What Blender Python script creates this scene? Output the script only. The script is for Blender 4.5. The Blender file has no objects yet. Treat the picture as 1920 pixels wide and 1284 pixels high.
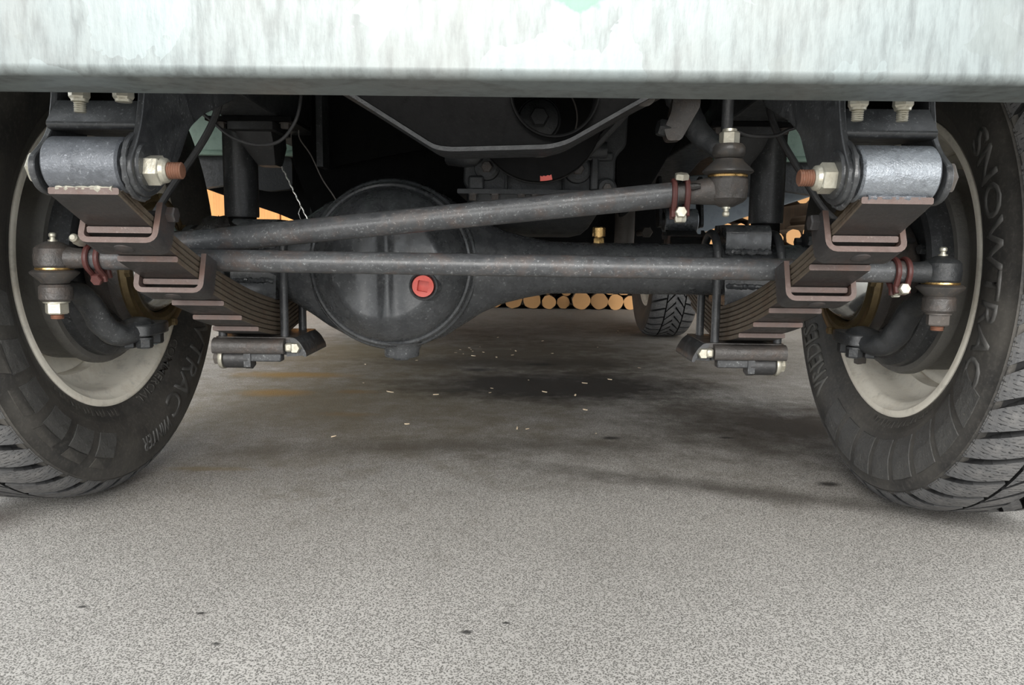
import bpy, bmesh, math, random
from mathutils import Vector, Matrix
random.seed(7)
PI = math.pi
S = bpy.context.scene
COL = S.collection

# ------------------------------------------------------------------ camera
CAM = (0.0282, -1.1554, 0.383); YAW = -0.0083; PITCH = 0.1245; ROLL = 0.0125; F = 1415.4
fw = Vector((math.sin(YAW)*math.cos(PITCH), math.cos(YAW)*math.cos(PITCH), -math.sin(PITCH)))
rt = Vector((math.cos(YAW), -math.sin(YAW), 0)); up = rt.cross(fw)
r2 = rt*math.cos(ROLL) + up*math.sin(ROLL); u2 = -rt*math.sin(ROLL) + up*math.cos(ROLL)
cd = bpy.data.cameras.new('camera'); cam = bpy.data.objects.new('camera', cd); COL.objects.link(cam)
cam.matrix_world = Matrix(((r2.x, u2.x, -fw.x, CAM[0]), (r2.y, u2.y, -fw.y, CAM[1]), (r2.z, u2.z, -fw.z, CAM[2]), (0, 0, 0, 1)))
cd.sensor_width = 36; cd.lens = 36*F/1920; cd.clip_start = 0.02
S.camera = cam
# ------------------------------------------------------------------ light
wd = bpy.data.worlds.new('overcast_sky'); S.world = wd; wd.use_nodes = True
wd.node_tree.nodes['Background'].inputs[0].default_value = (0.93, 0.97, 1.0, 1)
wd.node_tree.nodes['Background'].inputs[1].default_value = 1.0
sl = bpy.data.lights.new('hazy_sun', 'SUN'); sl.energy = 1.7; sl.angle = math.radians(45); sl.color = (1, 0.96, 0.90)
so = bpy.data.objects.new('hazy_sun', sl); COL.objects.link(so)
SUN_DIR = Vector((0.06, 0.89, -0.45))          # hazy sun behind the camera
so.rotation_euler = SUN_DIR.to_track_quat('-Z', 'Y').to_euler()
so.location = (-2, -4, 4)
S.view_settings.view_transform = 'Standard'; S.view_settings.look = 'None'
S.view_settings.exposure = 1.65; S.view_settings.gamma = 1; S.view_settings.use_curve_mapping = False

# ------------------------------------------------------------------ materials
class NT:
    def __init__(s, name):
        s.m = bpy.data.materials.new(name); s.m.use_nodes = True
        s.t = s.m.node_tree; s.b = s.t.nodes['Principled BSDF']
        s.co = s.t.nodes.new('ShaderNodeTexCoord').outputs['Object']
    def new(s, kind, **kw):
        n = s.t.nodes.new(kind)
        for k, v in kw.items(): setattr(n, k, v)
        return n
    def set(s, sock, v):
        if hasattr(v, 'is_output') or isinstance(v, bpy.types.NodeSocket): s.t.links.new(v, sock)
        elif isinstance(v, (tuple, list)) and len(v) == 3 and sock.type == 'RGBA': sock.default_value = (*v, 1)
        else: sock.default_value = v
    def map(s, scale=(1, 1, 1), loc=(0, 0, 0), src=None):
        n = s.new('ShaderNodeMapping'); s.set(n.inputs[0], src or s.co)
        n.inputs['Scale'].default_value = scale; n.inputs['Location'].default_value = loc
        return n.outputs[0]
    def noise(s, scale, detail=4, rough=.55, src=None, dist=0):
        n = s.new('ShaderNodeTexNoise'); s.set(n.inputs['Vector'], src or s.co)
        n.inputs['Scale'].default_value = scale; n.inputs['Detail'].default_value = detail
        n.inputs['Roughness'].default_value = rough; n.inputs['Distortion'].default_value = dist
        return n.outputs[0]
    def voro(s, scale, feature='F1', src=None, out=0):
        n = s.new('ShaderNodeTexVoronoi', feature=feature); s.set(n.inputs['Vector'], src or s.co)
        n.inputs['Scale'].default_value = scale
        return n.outputs[out]
    def ramp(s, v, stops, interp='LINEAR'):
        n = s.new('ShaderNodeValToRGB'); s.set(n.inputs[0], v); e = n.color_ramp.elements; n.color_ramp.interpolation = interp
        while len(e) < len(stops): e.new(0.5)
        for i, (p, c) in enumerate(stops):
            e[i].position = p; e[i].color = (c, c, c, 1) if not isinstance(c, (tuple, list)) else (*c, 1)
        return n.outputs[0]
    def mix(s, f, a, b, mode='MIX'):
        n = s.new('ShaderNodeMix', data_type='RGBA', blend_type=mode); s.set(n.inputs[0], f); s.set(n.inputs[6], a); s.set(n.inputs[7], b)
        return n.outputs[2]
    def math(s, op, a, b=0.0, c=None):
        n = s.new('ShaderNodeMath', operation=op); s.set(n.inputs[0], a); s.set(n.inputs[1], b)
        if c is not None: s.set(n.inputs[2], c)
        return n.outputs[0]
    def bump(s, h, strength=.3, dist=.002):
        n = s.new('ShaderNodeBump'); s.set(n.inputs['Height'], h); n.inputs['Strength'].default_value = strength
        n.inputs['Distance'].default_value = dist; s.t.links.new(n.outputs[0], s.b.inputs['Normal'])
    def out(s, col=None, rough=None, metal=None, **kw):
        if col is not None: s.set(s.b.inputs['Base Color'], col)
        if rough is not None: s.set(s.b.inputs['Roughness'], rough)
        if metal is not None: s.set(s.b.inputs['Metallic'], metal)
        for k, v in kw.items(): s.set(s.b.inputs[k], v)
        return s.m

def paint(name, col, rough, dust=.35, dustcol=(.32, .33, .33), rust=0, rustcol=(.20, .085, .04), metal=0, spec=.5, scale=1, bump=.25):
    n = NT(name)
    big = n.ramp(n.noise(16*scale, 7, .7), [(.36, 0), (.68, 1)])
    mid = n.ramp(n.noise(70*scale, 6, .72), [(.45, 0), (.72, 1)])
    sp = n.ramp(n.noise(300*scale, 4, .75), [(.58, 0), (.68, 1)])
    f = n.math('MINIMUM', n.math('MULTIPLY', n.math('MULTIPLY', n.math('ADD', big, .25), sp), dust*.9), 1.0)
    film = n.math('MULTIPLY', n.math('ADD', n.math('MULTIPLY', big, .6), n.math('MULTIPLY', mid, .6)), dust*.17)
    c = n.mix(film, col, dustcol); c = n.mix(f, c, dustcol)
    c = n.mix(n.math('MULTIPLY', n.ramp(n.noise(45*scale, 6, .7), [(.30, 1), (.48, 0)]), .45), c, tuple(v*.45 for v in col))
    if rust:
        rf = n.math('MULTIPLY', n.ramp(n.noise(38*scale, 8, .7), [(.5, 0), (.68, 1)]), rust)
        c = n.mix(rf, c, rustcol)
    r = n.math('ADD', n.math('MULTIPLY', n.math('ADD', n.noise(60*scale, 5, .65), mid), .22), rough-.16)
    n.bump(n.math('ADD', n.noise(180*scale, 5, .7), n.math('MULTIPLY', n.noise(40*scale, 3), .8)), bump*1.3, .0012)
    return n.out(c, r, metal, **{'Specular IOR Level': spec})

M = {}
M['black'] = paint('black_chassis_paint', (.026, .027, .029), .38, .6)
M['gloss'] = paint('black_axle_paint', (.038, .040, .043), .29, .55, bump=.07, scale=.8)
M['rod'] = paint('worn_black_rod', (.045, .046, .049), .36, .95, (.34, .35, .35), rust=.35, rustcol=(.13, .075, .05))
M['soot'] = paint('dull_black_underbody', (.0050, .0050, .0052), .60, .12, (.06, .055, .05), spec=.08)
M['engine'] = paint('grimy_engine_casting', (.022, .024, .026), .48, .5, (.09, .082, .075), bump=.6)
M['eye'] = paint('scuffed_spring_eye', (.110, .118, .132), .40, .9, (.40, .42, .45), metal=.35, bump=.7)
M['edge'] = paint('dusty_leaf_edge', (.090, .070, .050), .6, .7, (.20, .165, .115), rust=.6, rustcol=(.075, .042, .024), bump=.8)
M['eye_lit'] = paint('lit_spring_eye', (.25, .27, .295), .32, .9, (.50, .52, .55), metal=.55, bump=.8)  # right eyes: their brighter light is put into a lighter, glossier metal
M['drum'] = paint('grey_cast_drum', (.115, .110, .100), .55, .5, (.2, .18, .15), bump=.5)
M['leaf'] = paint('dark_spring_steel', (.026, .024, .023), .42, .5, (.09, .08, .075), rust=.35, rustcol=(.055, .032, .024))
M['rust'] = paint('rusty_clamp_edge', (.095, .062, .052), .5, .6, (.24, .19, .17), rust=.6, rustcol=(.115, .055, .036))
M['clip'] = paint('worn_spring_clamp', (.028, .026, .026), .42, .6, (.12, .11, .105), rust=.5, rustcol=(.060, .036, .028))
M['zinc'] = paint('zinc_plated_bolt', (.52, .50, .42), .38, .4, (.30, .27, .20), metal=.65, rust=.25, rustcol=(.22, .15, .07))
M['thread'] = paint('rusty_threads', (.22, .10, .06), .5, .3, metal=.4)
M['rubber'] = paint('black_rubber', (.020, .020, .021), .48, .4, (.14, .13, .12))
M['boot'] = paint('greasy_rubber_boot', (.045, .042, .040), .42, .5, (.16, .14, .12), rust=.4, rustcol=(.10, .07, .045))
M['joint'] = paint('oily_forged_joint', (.050, .045, .042), .38, .7, (.17, .155, .14), rust=.4, rustcol=(.075, .045, .03), bump=.7)
M['redclamp'] = paint('dull_red_clamp', (.085, .026, .023), .5, .5, (.10, .07, .06))
M['redplug'] = paint('red_plastic_plug', (.62, .085, .062), .42, .15, (.75, .3, .25), bump=.05)
M['brass'] = paint('brass_breather', (.62, .40, .16), .3, .2, (.25, .16, .08), metal=.9)
M['chrome'] = paint('chrome_swivel_ball', (.72, .73, .72), .16, .25, (.4, .36, .28), metal=.9, bump=.03)
M['seal'] = paint('oily_seal_retainer', (.16, .115, .055), .36, .4, (.30, .24, .14), metal=.55, rust=.5, rustcol=(.05, .035, .02))
M['rim'] = paint('cream_wheel_enamel', (.78, .73, .63), .38, .30, (.36, .31, .23), rust=.22, rustcol=(.36, .25, .14), bump=.08)
M['lead'] = paint('grey_balance_weight', (.24, .28, .30), .5, .3)
M['sage'] = paint('sage_green_paint', (.30, .43, .35), .5, .6, (.20, .20, .15))
M['bluegrey'] = paint('lit_blue_grey_paint', (.26, .30, .34), .45, .6, (.35, .35, .34))
M['pipe'] = paint('brown_grey_pipe', (.085, .075, .068), .6, .5, (.2, .17, .14))
M['silver'] = paint('bare_cast_alloy', (.55, .54, .50), .4, .4, metal=.7)
M['wire'] = paint('bright_wire', (.75, .74, .70), .3, .1, metal=.8)
M['grease'] = paint('wet_grease', (.014, .012, .011), .12, .1, bump=1.0)

def m_tyre():
    n = NT('tyre_rubber')
    big = n.ramp(n.noise(9, 6, .65), [(.38, 0), (.72, 1)])
    fine = n.noise(180, 5, .7)
    c = n.mix(big, (.028, .027, .026), (.085, .078, .068))
    c = n.mix(n.ramp(fine, [(.5, 0), (.8, .6)]), c, (.13, .12, .105))
    n.bump(fine, .25, .001)
    return n.out(c, n.math('ADD', n.math('MULTIPLY', big, .15), .52), 0, **{'Specular IOR Level': .4})
M['tyre'] = m_tyre()
def m_tread():
    n = NT('tread_rubber')
    c = n.mix(n.ramp(n.noise(30, 6, .7), [(.35, 0), (.7, 1)]), (.060, .062, .066), (.15, .145, .14))
    w = n.new('ShaderNodeTexWave', wave_type='BANDS', bands_direction='Y'); n.set(w.inputs[0], n.co)
    w.inputs['Scale'].default_value = 55; w.inputs['Distortion'].default_value = 3.0; w.inputs['Detail'].default_value = 1
    w.inputs['Detail Scale'].default_value = 3
    sipe = n.math('MULTIPLY', n.ramp(w.outputs[1], [(.05, 1), (.16, 0)]), n.ramp(n.noise(170, 2), [(.45, 0), (.52, 1)]))
    c = n.mix(n.math('MULTIPLY', sipe, .85), c, (.010, .010, .011))
    n.bump(n.math('SUBTRACT', n.noise(200, 4), sipe), .4, .0012)
    return n.out(c, .58, 0)
M['tread'] = m_tread()
M['letter'] = paint('raised_tyre_lettering', (.062, .060, .057), .55, .5, (.18, .17, .15))
M['groove'] = paint('clean_groove_rubber', (.010, .010, .0105), .6, .15, (.05, .048, .045))
M['letterlight'] = paint('scuffed_pale_lettering', (.125, .122, .112), .55, .5, (.2, .19, .17))
M['pad'] = paint('textured_tyre_pad', (.055, .054, .052), .6, .8, (.16, .15, .13), bump=.9)

def m_bumper():
    n = NT('galvanised_bumper')
    wob = n.noise(7, 5, .6)
    st = n.noise(1, 6, .65, n.map((95, 95, 20)))
    c = n.mix(n.ramp(st, [(.36, 0), (.56, 1)]), (.118, .133, .132), (.185, .210, .208))
    pv = n.voro(17, src=n.mix(.12, n.co, n.noise(14, 4), 'ADD'), out=1)
    sep = n.new('ShaderNodeSeparateColor'); n.set(sep.inputs[0], pv)
    c = n.mix(n.ramp(sep.outputs[0], [(.74, 0), (.77, .5)]), c, (.225, .262, .264))
    c = n.mix(n.ramp(sep.outputs[1], [(.84, 0), (.87, .4)]), c, (.150, .168, .160))
    c = n.mix(n.ramp(wob, [(.45, 0), (.75, .45)]), c, (.190, .187, .174))
    # chipped paint: one sage green patch on the face
    q = n.new('ShaderNodeVectorMath', operation='DISTANCE'); n.set(q.inputs[0], n.map((1, .02, 1.15), (-.0700, 0, .004)))
    q.inputs[1].default_value = (0, 0, 0)
    d = n.math('ADD', q.outputs['Value'], n.math('MULTIPLY', n.noise(55, 4), .026))
    c = n.mix(n.ramp(d, [(.0320, 1), (.0328, 0)]), c, (.100, .180, .140))
    dirt = n.math('MULTIPLY', n.ramp(n.noise(130, 4, .7), [(.66, 0), (.74, 1)]), .4)
    c = n.mix(dirt, c, (.11, .12, .117))
    n.bump(n.math('ADD', st, n.math('MULTIPLY', n.noise(90, 4), .5)), .22, .0015)
    return n.out(c, n.math('ADD', n.math('MULTIPLY', wob, .25), .28), .25)
M['bumper'] = m_bumper()

def m_asphalt():
    n = NT('worn_asphalt')
    g = n.voro(520); g2 = n.noise(330, 6, .85); g3 = n.noise(1200, 2, .8)
    v = n.math('ADD', n.math('MULTIPLY', g, .55), n.math('ADD', n.math('MULTIPLY', g2, .9), n.math('MULTIPLY', g3, .5)))
    c = n.ramp(v, [(.58, (.012, .0115, .0105)), (.76, (.076, .0715, .065)), (.92, (.138, .131, .121)), (1.0, (.36, .345, .32))])
    large = n.ramp(n.noise(1.6, 7, .62, dist=.6), [(.36, 0), (.70, 1)])
    c = n.mix(n.math('MULTIPLY', large, .55), c, n.mix(.5, c, (.066, .060, .050)))
    grit = n.ramp(n.noise(75, 4, .8), [(.66, 0), (.74, .8)])
    c = n.mix(n.math('MULTIPLY', grit, .35), c, (.21, .19, .155))
    wob = n.noise(5.5, 6, .68); wob2 = n.noise(17, 5, .7)
    def spot(x, y, rx, ry, col, amt, soft=.35, wa=.9, rot=0):
        nonlocal c
        mp = n.new('ShaderNodeMapping'); mp.vector_type = 'TEXTURE'; n.set(mp.inputs[0], n.co)
        mp.inputs['Location'].default_value = (x, y, 0); mp.inputs['Scale'].default_value = (rx, ry, 1); mp.inputs['Rotation'].default_value = (0, 0, rot)
        q = n.new('ShaderNodeVectorMath', operation='LENGTH'); n.set(q.inputs[0], mp.outputs[0])
        d = n.math('ADD', q.outputs['Value'], n.math('MULTIPLY', n.math('SUBTRACT', n.math('ADD', n.math('MULTIPLY', wob, .6), n.math('MULTIPLY', wob2, .4)), .5), wa*2.2))
        f = n.ramp(d, [(max(0, .62-soft), amt), (.62+soft*.6, 0)])
        c = n.mix(f, c, n.mix(.25, col, c, 'MULTIPLY') if False else col)
    # worn-in dirt where the vehicle parks, oil, yellow run marks, one painted shadow
    spot(.05, 1.5, 1.6, 1.7, (.050, .038, .022), .85, .5)
    spot(-.42, .66, .70, .75, (.115, .090, .045), .70, .5)
    spot(-.55, 1.5, .5, .7, (.115, .088, .042), .65, .5)
    spot(.15, .93, .66, .36, (.011, .009, .0065), .93, .26, .6)
    spot(.05, 1.35, .75, .22, (.018, .015, .010), .6, .4)
    spot(.66, .48, .52, .42, (.018, .013, .008), .92, .4, .6)  # shadow of spring and axle near the right tyre, painted dark brown
    spot(.40, .02, .62, .06, (.030, .024, .018), .7, .5, .8, -.35)
    spot(-.05, .28, .8, .10, (.042, .034, .024), .55, .5, .8, .1)
    spot(-.64, 1.06, .26, .075, (.175, .105, .028), .95, .4, .4)
    spot(-.60, .78, .13, .075, (.190, .112, .030), .95, .35, .35)
    spot(-.40, .81, .08, .045, (.150, .090, .026), .7, .35, .4)
    spot(-.36, .54, .10, .035, (.155, .098, .032), .6, .4, .5)
    spot(-.50, .10, .12, .018, (.165, .120, .052), .6, .4, .5)
    spot(-.71, -.16, .10, .10, (.034, .024, .017), .8, .35, .5)
    for x, y, r in ((.221, .355, .020), (.549, .068, .022), (.12, .80, .02), (-.43, -.40, .006), (-.30, -.41, .005), (-.62, -.38, .008), (-.02, -.44, .006), (.02, -.42, .004), (-.26, -.47, .005), (.46, .37, .016), (-.09, 1.2, .06), (.10, 1.33, .05)):
        spot(x, y, r*1.5, r*.9, (.006, .0055, .005), .9, .35, .8)
    n.bump(v, .55, .003)
    return n.out(c, n.math('ADD', .66, n.math('MULTIPLY', g2, .25)), 0, **{'Specular IOR Level': .35})
M['asphalt'] = m_asphalt()

def m_wood(name, light, dark, rings=True):
    n = NT(name)
    oi = n.new('ShaderNodeObjectInfo')
    if rings:
        w = n.new('ShaderNodeTexWave', wave_type='RINGS', rings_direction='Y'); n.set(w.inputs[0], n.co)
        w.inputs['Scale'].default_value = 55; w.inputs['Distortion'].default_value = 2.5; w.inputs['Detail'].default_value = 3
        f = n.math('MULTIPLY', w.outputs[1], .45)
    else:
        f = n.ramp(n.noise(1, 6, .6, n.map((70, 70, 3))), [(.35, 0), (.7, .8)])
    c = n.mix(f, light, dark)
    c = n.mix(n.ramp(n.noise(40, 5, .7), [(.5, 0), (.8, .6)]), c, dark)
    hv = n.new('ShaderNodeHueSaturation'); n.set(hv.inputs['Color'], c); n.set(hv.inputs['Value'], n.math('ADD', .75, n.math('MULTIPLY', oi.outputs['Random'], .5)))
    n.bump(n.noise(120, 4), .3, .001)
    return n.out(hv.outputs[0], .75, 0)
M['wood'] = m_wood('cut_log_end', (.58, .315, .125), (.32, .155, .055))
M['board'] = m_wood('sawn_orange_board', (.62, .30, .095), (.42, .18, .052), False)
M['bark'] = m_wood('log_bark', (.12, .08, .05), (.05, .035, .022), False)
M['shed'] = m_wood('dark_shed_board', (.10, .065, .038), (.05, .032, .02), False)
M['chip'] = m_wood('pale_wood_chip', (.70, .58, .42), (.5, .38, .24), False)

# ------------------------------------------------------------------ object helpers
ORG = {}
def link(o): COL.objects.link(o); return o
def tag(o, label=None, cat=None, group=None, kind=None):
    if label: o['label'] = label
    if cat: o['category'] = cat
    if group: o['group'] = group
    if kind: o['kind'] = kind
    return o
def thing(name, label, cat, loc=(0, 0, 0), group=None, rotz=0, local=False):
    o = link(bpy.data.objects.new(name, None)); o.empty_display_size = .05
    o.location = loc; o.rotation_euler = (0, 0, rotz); tag(o, label, cat, group)
    ORG[o] = Vector((0, 0, 0)) if local else Vector(loc)
    return o
def obj(name, bm, mat, parent=None, smooth=True, label=None, origin=None, bevel=0, ang=35, recalc=True):
    if recalc: bmesh.ops.recalc_face_normals(bm, faces=bm.faces[:])
    if origin is None:
        xs = [v.co for v in bm.verts]
        c = Vector([(min(v[i] for v in xs)+max(v[i] for v in xs))/2 for i in range(3)])
    else: c = Vector(origin)
    bmesh.ops.translate(bm, verts=bm.verts[:], vec=-c)
    me = bpy.data.meshes.new(name); bm.to_mesh(me); bm.free()
    for m in (mat if isinstance(mat, (list, tuple)) else [mat]): me.materials.append(M[m])
    if smooth:
        me.polygons.foreach_set('use_smooth', [True]*len(me.polygons)); me.update()
    o = link(bpy.data.objects.new(name, me))
    ORG[o] = c.copy()
    if parent: o.parent = parent; o.location = c-ORG[parent]
    else: o.location = c
    if bevel:
        b = o.modifiers.new('bevel', 'BEVEL'); b.width = bevel; b.segments = 2; b.limit_method = 'ANGLE'; b.angle_limit = math.radians(40)
    if smooth:
        e = me.attributes.get('sharp_edge')
        bm2 = bmesh.new(); bm2.from_mesh(me)
        for ed in bm2.edges:
            if len(ed.link_faces) == 2 and ed.calc_face_angle(0) > math.radians(ang): ed.smooth = False
        bm2.to_mesh(me); bm2.free()
    if label: o['label'] = label
    return o
def nb(): return bmesh.new()
def box(bm, x0, x1, y0, y1, z0, z1):
    vs = [bm.verts.new((x, y, z)) for x in (x0, x1) for y in (y0, y1) for z in (z0, z1)]
    for f in ((0, 1, 3, 2), (4, 6, 7, 5), (0, 4, 5, 1), (2, 3, 7, 6), (0, 2, 6, 4), (1, 5, 7, 3)): bm.faces.new([vs[i] for i in f])
    return bm
def frame(ax):
    ax = Vector(ax).normalized(); h = Vector((0, 0, 1)) if abs(ax.z) < .9 else Vector((1, 0, 0))
    a = ax.cross(h).normalized(); return ax, a, ax.cross(a)
def rev(bm, c, ax, prof, n=32, closed=False, ph=0):
    """surface of revolution; prof = [(along axis, radius)]"""
    c = Vector(c); ax, a, b = frame(ax); rows = []
    for t, r in prof:
        if r < 1e-6: rows.append([bm.verts.new(c+ax*t)])
        else: rows.append([bm.verts.new(c+ax*t+(a*math.cos(ph+2*PI*k/n)+b*math.sin(ph+2*PI*k/n))*r) for k in range(n)])
    prs = list(zip(rows, rows[1:])) + ([(rows[-1], rows[0])] if closed else [])
    for p, q in prs:
        for k in range(n):
            l = (k+1) % n
            if len(p) == 1 and len(q) == 1: continue
            if len(p) == 1: bm.faces.new((p[0], q[l], q[k]))
            elif len(q) == 1: bm.faces.new((p[k], p[l], q[0]))
            else: bm.faces.new((p[k], p[l], q[l], q[k]))
    return bm
def cyl(bm, p, q, r, n=24, r1=None, cap=True):
    p, q = Vector(p), Vector(q); L = (q-p).length; r1 = r if r1 is None else r1
    pr = [(0, r), (L, r1)]
    if cap: pr = [(0, 0)]+pr+[(L, 0)]
    return rev(bm, p, q-p, pr, n)
def hexp(bm, p, q, r, ch=.18, ph=0):
    """hexagonal prism with chamfered end at q"""
    p, q = Vector(p), Vector(q); L = (q-p).length
    return rev(bm, p, q-p, [(0, 0), (0, r), (L*(1-ch), r), (L, r*.86), (L, 0)], 6, ph=ph)
def thread(bm, p, q, r, pitch=.0017, n=16):
    p, q = Vector(p), Vector(q); L = (q-p).length; k = max(2, int(L/pitch)); pr = [(0, 0)]
    for i in range(k): pr += [(L*i/k, r*.88), (L*(i+.5)/k, r)]
    pr += [(L, r*.85), (L, 0)]
    return rev(bm, p, q-p, pr, n)
def smooth_path(pts, sub=8):
    P = [Vector(p) for p in pts]; out = []
    for i in range(len(P)-1):
        p0 = P[max(i-1, 0)]; p1 = P[i]; p2 = P[i+1]; p3 = P[min(i+2, len(P)-1)]
        for k in range(sub):
            t = k/sub
            out.append(.5*((2*p1)+(p2-p0)*t+(2*p0-5*p1+4*p2-p3)*t*t+(3*p1-p0-3*p2+p3)*t**3))
    out.append(P[-1]); return out
def tube(bm, pts, r, n=12, cap=True, flat=None):
    """sweep; r number or list; flat = (a scale, b scale)"""
    P = [Vector(p) for p in pts]; rows = []; prev = None
    for i, p in enumerate(P):
        t = (P[min(i+1, len(P)-1)]-P[max(i-1, 0)]).normalized()
        if prev is None: _, a, b = frame(t)
        else:
            a = (prev-t*prev.dot(t)).normalized(); b = t.cross(a)
        prev = a
        rr = r if not isinstance(r, (list, tuple)) else r[min(len(r)-1, int(round(i*(len(r)-1)/(len(P)-1))))]
        fa, fb = flat or (1, 1)
        rows.append([bm.verts.new(p+a*math.cos(2*PI*k/n)*rr*fa+b*math.sin(2*PI*k/n)*rr*fb) for k in range(n)])
    for p, q in zip(rows, rows[1:]):
        for k in range(n): bm.faces.new((p[k], p[(k+1) % n], q[(k+1) % n], q[k]))
    if cap: bm.faces.new(rows[0]); bm.faces.new(rows[-1])
    return bm
def prism(bm, pts, d):
    """extrude a closed 3D polygon by vector d"""
    a = [bm.verts.new(p) for p in pts]; b = [bm.verts.new(Vector(p)+Vector(d)) for p in pts]; n = len(a)
    bm.faces.new(a); bm.faces.new(b[::-1])
    for i in range(n): bm.faces.new((a[i], a[(i+1) % n], b[(i+1) % n], b[i]))
    return bm
def rounded(pts, r, k=5):
    """round the corners of a 2D polygon"""
    out = []; n = len(pts)
    for i in range(n):
        p = Vector(pts[i]); a = Vector(pts[i-1])-p; b = Vector(pts[(i+1) % n])-p
        d = min(r, a.length*.45, b.length*.45); a = p+a.normalized()*d; b = p+b.normalized()*d
        for j in range(k+1):
            t = j/k; out.append(tuple((1-t)**2*a+2*t*(1-t)*p+t*t*b))
    return out
def sphere(bm, c, r, n=20):
    return rev(bm, c, (0, 0, 1), [(-r*math.cos(PI*i/n), r*math.sin(PI*i/n) if 0 < i < n else 0) for i in range(n+1)], n*2)
def side(s): return 'left' if s < 0 else 'right'

# ------------------------------------------------------------------ setting
bm = nb(); box(bm, -9, 9, -9, 9, -.3, 0)
g = obj('asphalt_ground', bm, 'asphalt', None, False, origin=(0, 0, 0)); tag(g, 'worn grey asphalt ground with oil stains under the vehicle', 'ground', kind='structure')
bm = nb(); box(bm, -3.2, 3.2, 4.35, 4.45, 0, 2.3)
w = obj('wall_back', bm, 'shed', None, False); tag(w, 'dark wooden shed wall behind the firewood stack', 'wall', kind='structure')

bm = nb(); box(bm, -3.2, 3.2, .75, 4.5, 2.55, 2.62)  # roof added out of view so the ground darkens towards the back
w = obj('added_roof', bm, 'shed', None, False); tag(w, 'added dark boarded roof, out of view, shading the rear of the vehicle', 'roof', kind='structure')
bm = nb(); box(bm, 3.1, 3.2, .75, 4.34, 0, 2.54)  # unseen wall added to keep light off the ground from the right
w = obj('added_wall_right', bm, 'shed', None, False); tag(w, 'added dark wooden wall, out of view to the right, shading the ground', 'wall', kind='structure')

# ------------------------------------------------------------------ front bumper
bm = nb()
yb, yf, zb, zt = -.520, -.586, .505, .640
prof = rounded([(yf, zb), (yb, zb), (yb, zb+.004), (yf+.006, zb+.004), (yf+.006, zt-.004), (yb, zt-.004), (yb, zt), (yf, zt)], .0001, 1)
sec = []
R = .008
for k in range(9):
    t = PI/2*k/8; sec.append((yf+R-R*math.sin(t), zb+R-R*math.cos(t)))
for k in range(9):
    t = PI/2*k/8; sec.append((yf+R-R*math.cos(t), zt-R+R*math.sin(t)))
sec += [(yb, zt), (yb, zt-.004), (yf+.012, zt-.004), (yf+.005, zt-.012), (yf+.005, zb+.012), (yf+.012, zb+.004), (yb, zb+.004), (yb, zb)]
NX = 24; rows = []
for i in range(NX+1):
    x = -.80+1.6*i/NX
    rows.append([bm.verts.new((x, y, z)) for y, z in sec])
for p, q in zip(rows, rows[1:]):
    for k in range(len(sec)): bm.faces.new((p[k], p[(k+1) % len(sec)], q[(k+1) % len(sec)], q[k]))
bm.faces.new(rows[0]); bm.faces.new(rows[-1][::-1])
o = obj('front_bumper', bm, 'bumper', None, True, origin=(0, yf, .573), ang=50)
tag(o, 'pale grey galvanised steel bumper across the top of the picture', 'bumper')

# ------------------------------------------------------------------ wheels
TR = .357; XC = .672
SIDEWALL = [(.062, .205), (.068, .2125), (.0745, .2215), (.083, .234), (.0882, .2448), (.0890, .2462), (.0894, .2476), (.0897, .249), (.0965, .265), (.1010, .285), (.1015, .303), (.0995, .318), (.0968, .3275), (.0972, .3290), (.0955, .3305), (.0945, .3318), (.0948, .3330), (.0925, .3350)]
def sw_a(r):
    for (a0, r0), (a1, r1) in zip(SIDEWALL, SIDEWALL[1:]):
        if r0 <= r <= r1: return a0+(a1-a0)*(r-r0)/(r1-r0)
    return SIDEWALL[-1][0]
CROWN = [(-.012, .3572), (.0, .3574), (.02, .3570), (.04, .3560), (.060, .3542), (.072, .3520), (.080, .3490), (.0865, .3440), (.0912, .3390), (.0938, .3345)]
def crown(u):
    """u = distance along the tread section from the centre line -> (a, r, normal)"""
    acc = -.012
    for (a0, r0), (a1, r1) in zip(CROWN, CROWN[1:]):
        L = math.hypot(a1-a0, r1-r0)
        if u <= acc+L or (a1, r1) == CROWN[-1]:
            t = (u-acc)/L; return a0+(a1-a0)*t, r0+(r1-r0)*t, ((r0-r1)/L, (a1-a0)/L)
        acc += L
NB = 44; PITCHA = 2*PI/NB
def block_mesh(name, us, w0, w1, skew, mir, depth=.0075, bend=0):
    """one tread block about the X axis; local centre = wheel centre; a axis = +X"""
    bm = nb(); top = []; bot = []
    K = len(us)
    for i, u in enumerate(us):
        a, r, (na, nr) = crown(u); t = i/(K-1)
        w = (w0+(w1-w0)*t)*PITCHA; ph = (skew*t+bend*t*t)*PITCHA
        for lst, dp in ((top, 0), (bot, depth)):
            row = []
            for e in (-.5, 0, .5):
                ww = w*(1 if dp else .93); ang = ph+e*ww; rr = r-nr*dp; aa = (a-na*dp)*mir
                row.append(bm.verts.new((aa, rr*math.sin(ang), -rr*math.cos(ang))))
            lst.append(row)
    for i in range(K-1):
        for j in range(2):
            bm.faces.new((top[i][j], top[i][j+1], top[i+1][j+1], top[i+1][j]))
        for j in (0, 2): bm.faces.new((top[i][j], top[i+1][j], bot[i+1][j], bot[i][j])).material_index = 1
    for i in (0, K-1):
        for j in range(2): bm.faces.new((top[i][j], top[i][j+1], bot[i][j+1], bot[i][j])).material_index = 1
    bmesh.ops.recalc_face_normals(bm, faces=bm.faces[:])
    me = bpy.data.meshes.new(name); bm.to_mesh(me); bm.free(); me.materials.append(M['tread']); me.materials.append(M['groove']); return me
def sidewall_pt(phi, r, h, mir):
    """phi measured clockwise as seen from the vehicle's middle... plain angle: 0 = bottom, + toward the rear"""
    return Vector(((sw_a(r)+h)*mir, r*math.sin(phi), -r*math.cos(phi)))
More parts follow.
